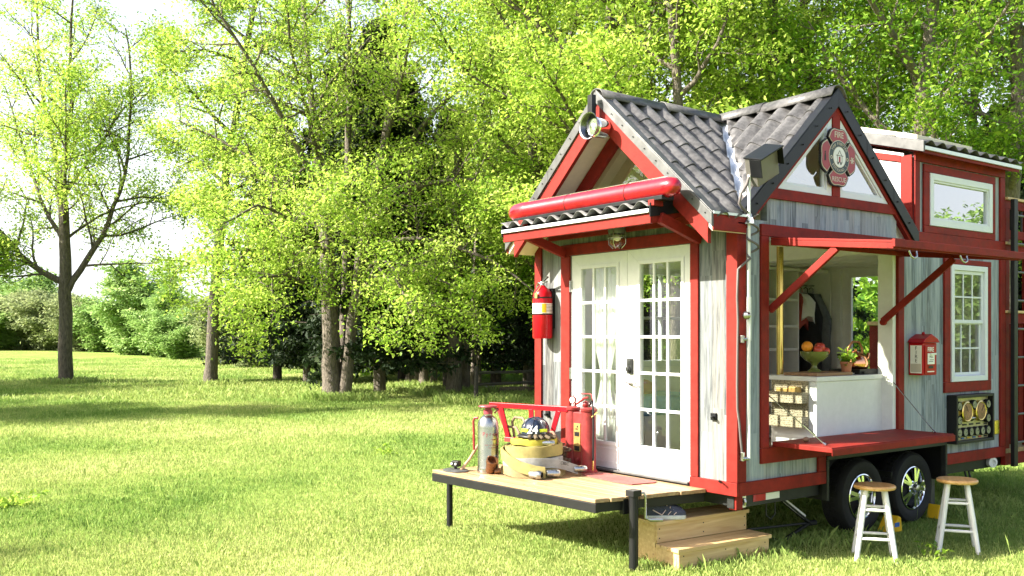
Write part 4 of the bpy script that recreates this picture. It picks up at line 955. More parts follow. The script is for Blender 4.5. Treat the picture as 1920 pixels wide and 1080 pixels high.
# gloves and helmet
gv = empty('work_gloves', (-.66, 1.80, DZ + .327), label='crumpled brown leather glove under the helmet on the hose stack', cat='gloves')
m = MB(); rg = random.Random(3); m.ball((0, 0, .018), .1, 14, 1.5, 1.3, .2)
for a0 in (-2.6, -2.25, -1.95, -1.6, -1.2, -.9, -.5):
    L_ = .2 + rg.uniform(-.03, .03); m.tube([(.08 * math.cos(a0), .08 * math.sin(a0), .02), (.14 * math.cos(a0 + .05), .14 * math.sin(a0 + .05), .032), (L_ * math.cos(a0 + .1), L_ * math.sin(a0 + .1), .016)], [.024, .022, .015], 9)
tp('leather', m, M['leather'], gv, smooth=60)
hm = empty('fire_helmet', (-.645, 1.81, DZ + .365), R(-138), label='navy fire helmet numbered 24 on top of the hose stack', cat='helmet')
pr = [(.135, 0), (.137, .03), (.128, .075), (.105, .115), (.07, .14), (.03, .152), (.001, .155)]
tp('shell', MB().lathe(pr, Matrix.Diagonal((1.12, .95, 1, 1)), 36, cap=False), M['navy'], hm, smooth=60)
m = MB(); n = 40; V_ = []
for j in range(2):
    for i in range(n):
        a_ = 2 * math.pi * i / n; rr = (.13 if j == 0 else .175 + .05 * max(0, -math.cos(a_)) ** 2); V_.append((rr * 1.1 * math.cos(a_), rr * .95 * math.sin(a_), .012 if j == 0 else -.012 - .02 * max(0, -math.cos(a_)) + .02 * abs(math.sin(a_)) * 0))
m.add(V_, [(i, (i + 1) % n, n + (i + 1) % n, n + i) for i in range(n)])
o = tp('brim', m, M['black'], hm, smooth=60); sm = o.modifiers.new('s', 'SOLIDIFY'); sm.thickness = .006
m = MB()
for k in range(4):
    a_ = k * math.pi / 4; m.tube([(1.13 * r * math.cos(a_), .96 * r * math.sin(a_), z + .001) for r, z in pr[1:]] + [(-1.13 * r * math.cos(a_), -.96 * r * math.sin(a_), z + .001) for r, z in pr[1:-1][::-1]], .005, 6)
tp('ridge', m, M['navy'], hm, smooth=60)
m = MB()
for a_ in (-.62, .78):
    for da in (0,):
        c_ = Vector((1.13 * .136 * math.cos(a_), .96 * .136 * math.sin(a_), .045)); Mx = faceM(c_, (-math.sin(a_), math.cos(a_), 0), (math.cos(a_), math.sin(a_), .1)); m.box(-.038, .038, -.014, .014, -.012, .006, Mx)
tp('reflective_patch', m, M['lime'], hm, .002)
tp('number', text_mb('24', .1, faceM((1.13 * .137, .0, .05), (0, 1, 0), (1, 0, .28)), .004, bold=.002), M['white'], hm)
# red twin cylinder pump tank
tk = empty('pump_tank', (-.20, 1.68, DZ), label='worn red twin cylinder pump extinguisher standing by the left door', cat='fire pump')
for y in (.125, -.10): tp('cylinder', MB().lathe([(.082, 0), (.082, .02), (.069, .03), (.067, .56), (.078, .57), (.08, .59), (.06, .6), (.001, .605)], Matrix.Translation((0, y, 0)), 28), M['redworn'], tk, smooth=40)
tp('centre_tank', MB().box(-.04, .05, -.10, .105, .03, .555), M['redworn'], tk, .01)
tp('name_plate', MB().box(-.047, -.0405, -.034, .058, .19, .45), M['gold'], tk, .001)
tp('plate_print', merge(MB().box(-.0485, -.0472, -.022, .045, .33, .37).box(-.0485, -.0472, -.025, .048, .195, .24).ball((-.0478, .004, .42), .011, 10, .1, 1, 1), text_mb('FIRE', .026, faceM((-.0478, .012, .395), (0, -1, 0), (-1, 0, 0)), .0006)), M['black'], tk)
tp('pressure_gauge', MB().lathe([(.03, 0), (.034, .01), (.034, .03), (.028, .03)], axisM((-.02, .085, .665), (-1, -.3, 0)), 18).tube([(0, .085, .6), (0, .085, .64)], .01, 8), M['redworn'], tk, smooth=40)
tp('gauge_face', MB().lathe([(.027, .03), (.027, .032)], axisM((-.02, .085, .665), (-1, -.3, 0)), 18), M['paper'], tk)
tp('pump_handle', MB().tube([(0, .11, .60), (0, .12, .70), (0, .10, .72), (0, -.12, .73), (0, -.15, .72), (0, -.15, .68)], .006, 8).tube([(-.03, .03, .63), (-.05, -.1, .69), (-.05, -.15, .70)], .011, 8).ball((.0, -.06, .63), .032, 12).tube([(0, -.14, .72), (.0, -.16, .66), (0, -.15, .6)], .007, 8), M['redworn'], tk, smooth=50)
tp('hose', MB().tube([(0, -.11, .62), (-.01, -.16, .66), (-.02, -.185, .6), (-.02, -.19, .4), (-.02, -.185, .12)], .010, 8), M['black'], tk, smooth=60)
tp('nozzle', MB().tube([(-.02, -.185, .12), (-.02, -.183, .03)], .008, 8).tube([(-.05, -.19, .52), (.03, -.18, .56)], .008, 8), M['brass'], tk, smooth=50)
tp('drain_plug', MB().lathe([(.02, 0), (.02, .015), (.012, .02)], axisM((-.04, .0, .11), (-1, 0, 0)), 12), M['redworn'], tk, smooth=40)
# red hose rack with the folded brown hose hanging in it
rk_ = empty('hose_rack', (-.36, 2.26, DZ), R(14), label='red steel hose rack bar standing behind the helmet and hose rolls', cat='hose rack')
tp('bar', MB().box(-.03, .03, -.47, .50, .55, .60), M['redgloss'], rk_, .004)
for y0, y1 in ((.35, .26), (-.03, -.05), (-.36, -.26)): tp('strut', MB().bar((-.02, y0, .555), (-.02, y1, .26), .05, .02, up=(1, 0, 0)), M['redgloss'], rk_, .003)
tp('strut', MB().bar((.02, .42, .555), (.02, .28, .26), .05, .02, up=(1, 0, 0)), M['redworn'], rk_, .003)
tp('base', MB().box(-.035, .035, -.3, .3, .22, .265).box(-.025, .025, -.2, -.15, .0, .22).box(-.025, .025, .14, .19, .0, .22), M['redworn'], rk_, .004)
fh = empty('folded_hose', (-.33, 2.18, DZ), label='brown canvas hose folded in layers behind the hose rolls', cat='fire hose')
m = MB(); pts = []
for i in range(9):
    z = .26 + (i * .012) if False else .03 + i * .026; s = 1 if i % 2 else -1; e = .0 + .05 * math.sin(i * 1.7)
    ya, yb = (-.33 + e, .40 + e * .5)
    row = [(0.07, ya, z), (0.08, 0, z + .01), (0.07, yb, z)] if s > 0 else [(0.07, yb, z), (0.08, 0, z + .01), (0.07, ya, z)]
    pts += row
for i in range(0, len(pts) - 1):
    a, b_ = Vector(pts[i]), Vector(pts[i + 1])
    if i % 3 != 2: m.bar(a, b_, .075, .018)
    else:
        sg = 1 if a.y > 0 else -1; m.tube([a, a + Vector((0, sg * .04, .004)), (a + b_) / 2 + Vector((0, sg * .055, 0)), b_ + Vector((0, sg * .04, -.004)), b_], .012, 6)
for y0, hh in ((.33, .36), (-.25, .36), (.22, .46), (-.3, .32), (-.12, .44)):
    m.tube([(-.05, y0 - .1, .24), (-.055, y0 - .11, hh - .05), (-.05, y0 - .05, hh), (-.05, y0 + .08, hh), (-.045, y0 + .13, hh - .05), (-.04, y0 + .1, .25)], .013, 8)
tp('canvas', m, M['hose_br'], fh, smooth=50)
# copper nozzle, stick, little lamp on its plate, mat
nz = empty('hose_nozzle', (-.98, 2.04, DZ), label='tarnished copper hose nozzle lying in front of the silver extinguisher', cat='nozzle')
tp('barrel', MB().lathe([(.03, -.1), (.034, -.09), (.045, -.02), (.05, .02), (.056, .03), (.056, .06), (.045, .062), (.04, .02)], axisM((0, 0, .085), (-.15, -.55, .75)), 22), M['oldbrass'], nz, smooth=40)
tp('swivel', MB().ball((.01, .03, .04), .045, 14).lathe([(.025, 0), (.03, .06)], axisM((.03, .0, .02), (1, -.4, .05)), 14), M['oldbrass'], nz, smooth=50)
sk = empty('axe_handle', (-1.10, 2.36, DZ), label='wooden tool handle leaning left of the silver extinguisher', cat='tool handle'); tp('shaft', MB().tube([(0, 0, .012), (.10, .01, .1), (.30, .08, .28)], [.015, .013, .013], 10), M['stick'], sk, smooth=60)
lp_ = empty('marker_light', (-1.12, 2.42, DZ), label='small black light with two bulbs on a round grey plate at the deck corner', cat='light')
tp('plate', MB().lathe([(.14, 0), (.14, .008), (.125, .014), (.001, .016)], Matrix.Diagonal((.8, 1, 1, 1)), 28, cap=False), M['galv'], lp_, smooth=30); tp('housing', MB().box(-.03, .03, -.045, .03, .04, .095, Matrix.Rotation(R(25), 4, 'Z')).box(-.012, .012, -.012, .012, .012, .04), M['black'], lp_, .005)
tp('bulb', MB().lathe([(.011, 0), (.009, .006)], axisM((-.025, -.037, .068), (-.9, -.42, 0)), 10).lathe([(.011, 0), (.009, .006)], axisM((-.038, .008, .068), (-.9, -.42, 0)), 10), M['paper'], lp_)
b = MB().prism([(-.36, 1.50), (-.13, 1.54), (-.10, .80), (-.16, .76), (-.40, .80), (-.42, 1.0)], 'xy', DZ - .001, DZ + .008).build('doormat', M['mat'], None, .002)
tag(b, 'flat red rubber doormat on the deck before the right door', 'doormat')
# ------------------------------------------------------------------ inside the serving hatch
def one(name, mb, mat, label, cat, group=None, bevel=0, smooth=None):
    o = mb.build(name, mat, None, bevel, smooth); c = Vector((sum(v[0] for v in mb.v), sum(v[1] for v in mb.v), 0)) / len(mb.v); c.z = min(v[2] for v in mb.v)
    o.data.transform(Matrix.Translation(-c)); o.location = c; return tag(o, label, cat, group)
ct = empty('counter', (1.75, .37, .616), label='white kitchen counter inside the serving hatch', cat='counter')
tp('cabinet', MB().box(-.53, .5, -.25, .25, .17, .82), M['white'], ct, .004); tp('counter_top', MB().box(-.545, .53, -.265, .27, .821, .864), M['white'], ct, .004)
bb = empty('wire_organiser', (1.215, .4, 1.02), label='pale wire basket organiser hanging on the sunlit end of the counter', cat='basket')
tp('back', MB().box(-.012, 0, -.2, .2, .0, .42), M['wicker'], bb)
for z in (.0, .22): tp('basket', MB().box(-.1, -.09, -.2, .2, z, z + .1).box(-.09, -.012, -.2, -.19, z, z + .1).box(-.09, -.012, .19, .2, z, z + .1).box(-.09, -.012, -.19, .19, z, z + .008), M['wicker'], bb)
one('paper_packet', MB().box(1.135, 1.19, .26, .36, 1.25, 1.385).box(1.14, 1.19, .38, .5, 1.25, 1.37), M['gold'], 'brown paper packets sticking out of the upper wire basket', 'packet', bevel=.004)
one('cutting_board', MB().box(1.25, 1.8, .14, .5, 1.4815, 1.51), M['board'], 'dark wood cutting board on the white counter', 'cutting board', bevel=.004)
one('fruit_bowl', MB().lathe([(.06, 0), (.062, .012), (.03, .03), (.022, .06), (.04, .085), (.09, .11), (.122, .15), (.13, .19), (.124, .19), (.11, .15), (.001, .11)], Matrix.Translation((1.52, .36, 1.511)), 32, cap=False), M['bowl'], 'green footed bowl of fruit on the cutting board', 'bowl', smooth=60)
one('orange', MB().ball((1.44, .38, 1.745), .052, 18), M['orange'], 'orange at the left of the fruit bowl', 'orange', smooth=80)
for i, (x, y, z, r_, l) in enumerate(((1.56, .33, 1.74, .05, 'large red apple at the top of the fruit bowl'), (1.475, .29, 1.715, .042, 'red apple under the orange in the bowl'), (1.605, .30, 1.705, .04, 'small red apple at the right rim of the bowl'))):
    one('apple', MB().lathe([(.004, -.8), (.45, -.95), (.85, -.6), (1, -.05), (.9, .5), (.55, .85), (.2, .82), (.02, .6)], Matrix.Translation((x, y, z)) @ Matrix.Diagonal((r_, r_, r_ * .95, 1)), 18), M['apple'], l, 'apple', 'apples in the fruit bowl', smooth=80)
pp = empty('potted_plant', (1.86, .25, 1.482), label='small green herb in a terracotta pot on the counter', cat='potted plant'); pp.scale = (1.15, 1.15, 1.15)
tp('saucer', MB().lathe([(.05, 0), (.065, .012), (.06, .012), (.04, .006)], n=20), M['white'], pp, smooth=50); tp('pot', MB().lathe([(.034, .008), (.046, .085), (.05, .085), (.05, .105), (.042, .105), (.04, .09), (.001, .088)], n=22, cap=False), M['terracotta'], pp, smooth=40)
# kettle and tray
one('stove_tray', MB().box(1.94, 2.24, .16, .5, 1.4815, 1.53).box(1.98, 2.05, .14, .158, 1.49, 1.51), M['black'], 'black tray under the copper kettle', 'tray', bevel=.004)
ke = empty('copper_kettle', (2.08, .30, 1.531), label='round copper kettle on the black tray', cat='kettle'); ke.scale = (1.2, 1.2, 1.15)
tp('body', MB().lathe([(.085, 0), (.098, .02), (.1, .05), (.088, .095), (.06, .125), (.03, .135)], n=28), M['copper'], ke, smooth=60); tp('lid', MB().lathe([(.035, .134), (.03, .145), (.01, .15), (.012, .165), (.001, .17)], n=18, cap=False), M['copper'], ke, smooth=50)
tp('spout', MB().tube([(.08, -.02, .06), (.12, -.03, .09), (.13, -.035, .13)], [.026, .02, .014], 10), M['copper'], ke, smooth=50); tp('handle', MB().tube([(-.075, .01, .09), (-.085, .01, .17), (-.04, .0, .225), (.03, -.01, .225), (.07, -.015, .17), (.07, -.015, .1)], .01, 10), M['oldbrass'], ke, smooth=60)
one('faucet_arm', MB().tube([(2.2, .42, 1.53), (2.2, .42, 1.66), (2.08, .5, 1.66)], .011, 8), M['black'], 'thin black tap beside the kettle', 'tap', smooth=50)
one('bird_hook', MB().ball((.44, .10, 1.43), .035, 12, 1, .6, 1.3).tube([(.44, .10, 1.46), (.45, .1, 1.5), (.475, .1, 1.51), (.49, .1, 1.49)], .010, 8), M['white'], 'white bird shaped hook at the left jamb of the hatch', 'hook', smooth=60)
one('shelf_trinket', MB().ball((.66, -.18, .985), .02, 10, 2, 1, 1), M['board'], 'small brown pebble on the red serving shelf', 'pebble', smooth=60)
one('brass_pole', MB().tube([(1.585, .80, .616), (1.585, .80, 3.0)], .034, 20), M['brass'], 'vertical brass fireman pole behind the counter', 'pole', smooth=50)
# cubby shelves along the far wall
cs = empty('cubby_shelves', (3.35, 2.3, .616), label='white open cubby shelves left of the hanging clothes', cat='shelves')
m = MB().box(-.28, .39, .2, .22, 0, 2.02)
for x in (-.28, .05, .37): m.box(x, x + .02, -.12, .199, 0, 2.02)
for z in (.02, .4, .74, 1.05, 1.33, 1.65, 2.022): m.box(-.259, .369, -.118, .198, z, z + .03) if z < 2 else m.box(-.3, .40, -.13, .21, z, z + .03)
tp('frame', m, M['inner'], cs, .002)
cl = empty('clothes_closet', (4.0, 2.3, .616), label='white open closet with a clothes rail near the rear door', cat='closet')
m = MB().box(-.24, .22, .2, .22, 0, 2.05).box(-.24, .22, -.20, .199, 2.01, 2.05).box(.2, .22, -.24, .199, 0, 2.009); tp('frame', m, M['inner'], cl, .002); tp('rail', MB().tube([(-.23, 0, 1.86), (.2, 0, 1.86)], .012, 8), M['steel'], cl)
def garment(x, w_, L_, mat, label, z=2.38):
    m = MB(); n = 16; V_ = []
    for j in range(8):
        f_ = j / 7; ww = w_ * (.35 + .65 * min(1, f_ * 4)) * (1 + .08 * f_)
        for i in range(n):
            a_ = 2 * math.pi * i / n; V_.append((x + .085 * math.cos(a_) * (1 + .35 * math.sin(5 * a_ + j * .4)), 2.24 + ww * math.sin(a_) * (1 + .06 * math.cos(7 * a_ + j)), z - L_ * f_ - .02 * (1 - f_) * abs(math.sin(a_)) - f_ * .05 * math.sin(3 * a_ + x * 40)))
    m.add(V_, [(j * n + i, j * n + (i + 1) % n, (j + 1) * n + (i + 1) % n, (j + 1) * n + i) for j in range(7) for i in range(n)] + [tuple(range(n)), tuple(7 * n + i for i in range(n))])
    m.tube([(x, 2.24, z), (x, 2.24, z + .05), (x, 2.27, z + .07), (x, 2.3, z + .05)], .005, 6)
    return one('hanging_garment', m, M[mat], label, 'clothing', 'clothes hanging in the closet', smooth=60)
garment(3.90, .15, .34, 'cloth_w', 'white fringed top hanging at the left of the clothes'); garment(3.88, .07, .43, 'cloth_r', 'red top showing under the white one'); garment(3.99, .19, 1.05, 'cloth_k', 'long black coat on the clothes rail'); garment(4.10, .24, 1.1, 'cloth_g', 'dark grey coat nearest the rear door')
# door curtain and bench seen through the French doors
m = MB(); nx, nz_ = 40, 24; V_ = []
for j in range(nz_ + 1):
    f_ = j / nz_; z = 2.52 - f_ * 1.78; pinch = 1 - .62 * math.exp(-((z - 1.42) / .34) ** 2); c_ = 1.66 + .06 * f_
    for i in range(nx + 1):
        u = i / nx - .5; V_.append((.13 + .022 * math.sin(i * 1.35 + j * .05) , c_ + u * .42 * pinch - (1 - pinch) * .02, z))
m.add(V_, [(j * (nx + 1) + i, j * (nx + 1) + i + 1, (j + 1) * (nx + 1) + i + 1, (j + 1) * (nx + 1) + i) for j in range(nz_) for i in range(nx)])
one('door_curtain', m, M['cloth_w'], 'sheer white curtain tied in the middle behind the left door', 'curtain', smooth=80)
bn = empty('bench', (1.25, 2.1, .616), label='bench with a blue quilt inside behind the right door', cat='bench')
tp('base', MB().box(-.5, .4, -.3, .4, 0, .42), M['inner'], bn, .004); tp('quilt', MB().box(-.52, .42, -.32, .4, .421, .62), M['cloth_bl'], bn, .05, smooth=60); tp('cushion', MB().ball((-.2, .1, .68), .16, 16, 1.3, .9, .6), M['cloth_r'], bn, smooth=60)
# ------------------------------------------------------------------ ground, trees, grass
CX, CY, CZ = -6.0602, -5.1013, 1.85
FH, RH = Vector((.59727, .80204, 0)), Vector((.80204, -.59727, 0))
def LD(lat, d): return (CX + RH.x * lat + FH.x * d, CY + RH.y * lat + FH.y * d)
def PX(px, d): return LD((px - 960) / 1792.45 * d, d)      # bearing (in photo pixels) and distance -> ground point
def fast_mesh(name, V_, quads, tint, mat, smooth=False):
    me = bpy.data.meshes.new(name); nv_, nf, k = len(V_), len(quads), quads.shape[1]
    me.vertices.add(nv_); me.vertices.foreach_set('co', V_.astype(np.float32).ravel())
    me.loops.add(nf * k); me.loops.foreach_set('vertex_index', quads.astype(np.int32).ravel())
    me.polygons.add(nf); me.polygons.foreach_set('loop_start', np.arange(0, nf * k, k, dtype=np.int32)); me.polygons.foreach_set('loop_total', np.full(nf, k, dtype=np.int32))
    me.update(calc_edges=True)
    if tint is not None:
        a = me.attributes.new('tint', 'FLOAT', 'FACE'); a.data.foreach_set('value', tint.astype(np.float32))
    me.materials.append(mat); return me
def vnoise(x, y, sc, seed=0):
    g = np.random.RandomState(seed).rand(64, 64); x = x * sc; y = y * sc
    xi, yi = np.floor(x).astype(int), np.floor(y).astype(int); fx, fy = x - xi, y - yi; fx = fx * fx * (3 - 2 * fx); fy = fy * fy * (3 - 2 * fy)
    a, b = g[xi % 64, yi % 64], g[(xi + 1) % 64, yi % 64]; c, d = g[xi % 64, (yi + 1) % 64], g[(xi + 1) % 64, (yi + 1) % 64]
    return a * (1 - fx) * (1 - fy) + b * fx * (1 - fy) + c * (1 - fx) * fy + d * fx * fy
# --- the lawn sheet
m, nt, b = nm('lawn_ground')
tc = N(nt, 'ShaderNodeTexCoord')
def nz2(sc, det=4, vec=None):
    n = N(nt, 'ShaderNodeTexNoise'); n.inputs['Scale'].default_value = sc; n.inputs['Detail'].default_value = det; nt.links.new(tc.outputs['Object'], n.inputs['Vector']); return n.outputs['Fac']
f = mth(nt, 'ADD', mth(nt, 'MULTIPLY', nz2(.35), .45), mth(nt, 'ADD', mth(nt, 'MULTIPLY', nz2(3.5), .3), mth(nt, 'MULTIPLY', nz2(40), .25)))
nt.links.new(ramp(nt, f, [(.3, (.10, .17, .03)), (.5, (.20, .28, .055)), (.62, (.27, .33, .08)), (.75, (.34, .35, .12))]), b.inputs['Base Color'])
b.inputs['Roughness'].default_value = .95; b.inputs['Specular IOR Level'].default_value = .1
bp = N(nt, 'ShaderNodeBump'); bp.inputs['Strength'].default_value = .8; bp.inputs['Distance'].default_value = .06
nt.links.new(mth(nt, 'ADD', nz2(60, 3), nz2(9, 3)), bp.inputs['Height']); nt.links.new(bp.outputs[0], b.inputs['Normal'])
M['lawn'] = m
g = MB(); n = 60; ext = 420
vs = []
for j in range(n + 1):
    for i in range(n + 1):
        u, v = (i / n * 2 - 1), (j / n * 2 - 1); x, y = ext * u * abs(u), ext * v * abs(v); r_ = math.hypot(x, y)
        vs.append((x, y, (.25 * math.sin(x * .07 + 1) * math.cos(y * .06)) * min(1, max(0, (r_ - 22) / 40))))
g.add(vs, [(j * (n + 1) + i, j * (n + 1) + i + 1, (j + 1) * (n + 1) + i + 1, (j + 1) * (n + 1) + i) for j in range(n) for i in range(n)])
tag(g.build('lawn', M['lawn'], None, smooth=80), kind='structure')
# --- grass blades
rs = np.random.RandomState(5)
def blades(px, py, h, w_, tint, lean=.45):
    n = len(px); az = rs.rand(n) * 6.283; la = rs.rand(n) * 6.283; ln = h * lean * (.3 + rs.rand(n))
    sx, sy = np.cos(az) * w_ / 2, np.sin(az) * w_ / 2; dx, dy = np.cos(la) * ln, np.sin(la) * ln
    V_ = np.empty((n, 4, 3)); V_[:, 0] = np.c_[px - sx, py - sy, np.full(n, -.005)]; V_[:, 1] = np.c_[px + sx, py + sy, np.full(n, -.005)]
    V_[:, 2] = np.c_[px + sx * .6 + dx * .4, py + sy * .6 + dy * .4, h * .62]; V_[:, 3] = np.c_[px + dx, py + dy, h * (1 - .25 * rs.rand(n))]
    return V_.reshape(-1, 3), np.arange(n * 4).reshape(n, 4), tint
def field(n, d0, d1):
    d = d0 * (d1 / d0) ** rs.rand(n); lat = (rs.rand(n) * 2 - 1) * (.60 * d + 1.2)
    return CX + RH.x * lat + FH.x * d, CY + RH.y * lat + FH.y * d, d
x, y, d = field(900000, 3.2, 75)
pa = vnoise(x, y, 1.1, 1) * .55 + vnoise(x, y, 3.7, 2) * .45; pb = vnoise(x, y, .33, 3); pc_ = vnoise(x, y, 6.5, 9)
sc_ = np.clip(d / 7, .75, 9)
h = (.016 + .042 * pa ** 1.6 + .016 * rs.rand(len(x)) + .02 * (pc_ > .8) * rs.rand(len(x))) * sc_ ** .42; w_ = .0042 * sc_ ** .97
ti = np.clip(.25 + .5 * rs.rand(len(x)) + .85 * (pb - .5) - .6 * (pa - .45), 0, 1)
G1 = blades(x, y, h, w_, ti)
# taller tufts at trunk feet, under the trailer and along its edge, and scattered stalks
xs, ys, hs = [], [], []
def tuft(cx_, cy_, r_, n_, hh):
    a = rs.rand(n_) * 6.283; rr = r_ * np.sqrt(rs.rand(n_)); xs.append(cx_ + rr * np.cos(a)); ys.append(cy_ + rr * np.sin(a)); hs.append(hh * (.4 + .6 * rs.rand(n_)))
for px_, d_ in ((123, 37), (395, 35.6), (632, 28), (652, 27.6), (790, 34), (840, 29.3), (868, 31), (892, 26.3)):
    q = PX(px_, d_); tuft(q[0], q[1], 1.2, 900, .32)
for i in range(26): tuft(.3 + 4.3 * rs.rand(), -.05 + .5 * rs.rand(), .25, 120, .11)
for i in range(30): tuft(-.7 + 1.5 * rs.rand(), -.25 + .9 * rs.rand(), .22, 40, .10)
for i in range(70):
    q = field(1, 4, 22); tuft(q[0][0], q[1][0], .12 + .2 * rs.rand(), 26, .08 + .03 * rs.rand())
x, y, d = field(700, 4, 24); xs.append(x); ys.append(y); hs.append(.08 + .12 * rs.rand(len(x)))
x, y, h = np.concatenate(xs), np.concatenate(ys), np.concatenate(hs); dd = (x - CX) * FH.x + (y - CY) * FH.y
G2 = blades(x, y, h, .0036 * np.clip(dd / 7, .75, 6), np.clip(.2 + .35 * rs.rand(len(x)), 0, 1), .5)
# band of rank grass under the trees
x, y, d = field(60000, 27, 50); keep = (vnoise(x, y, .25, 4) > .42); x, y, d = x[keep], y[keep], d[keep]
G3 = blades(x, y, .09 + .10 * rs.rand(len(x)), .006 * d / 7, np.clip(.25 + .4 * rs.rand(len(x)), 0, 1), .5)
nv0 = 0; VV, QQ, TT = [], [], []
for V_, Q_, t_ in (G1, G2, G3): VV.append(V_); QQ.append(Q_ + nv0); TT.append(t_); nv0 += len(V_)
M['grass'] = leafmat('grass_blade', [(.05, (.07, .16, .02)), (.32, (.205, .31, .065)), (.6, (.37, .42, .13)), (.85, (.50, .50, .22)), (1, (.55, .53, .27))], .4, .6, .3)
o = bpy.data.objects.new('grass', fast_mesh('grass', np.concatenate(VV), np.concatenate(QQ), np.concatenate(TT), M['grass'])); COL.objects.link(o); tag(o, kind='stuff')
# --- trees
M['bark'] = bark('grey_brown_bark', (.045, .036, .028), (.17, .14, .105))
M['bark_light'] = bark('pale_bark', (.085, .07, .056), (.24, .20, .155))
M['bark_mid'] = bark('mid_bark', (.06, .048, .038), (.19, .155, .12))
M['leaf'] = leafmat('spring_leaf', [(.12, (.13, .27, .025)), (.42, (.31, .46, .05)), (.75, (.49, .60, .12)), (1, (.62, .68, .2))], .58, .5, .45)
M['leaf_deep'] = leafmat('mid_green_leaf', [(.15, (.07, .19, .015)), (.5, (.20, .36, .03)), (.9, (.40, .52, .06))], .45, .5, .4)
M['needle'] = leafmat('cedar_foliage', [(.1, (.006, .016, .006)), (.5, (.018, .036, .012)), (1, (.05, .072, .025))], .2, .7, .5)
M['leaf_far'] = leafmat('hazed_far_leaf', [(.1, (.15, .27, .06)), (.5, (.26, .40, .11)), (1, (.40, .49, .18))], .4, .6, .15)  # far foliage paled in its colour to stand in for distance haze
M['leaf_brown'] = leafmat('budding_far_foliage', [(.1, (.15, .19, .08)), (.5, (.26, .31, .13)), (1, (.38, .42, .18))], .4, .6, .15)  # olive far foliage, its colour also lightened to suggest haze
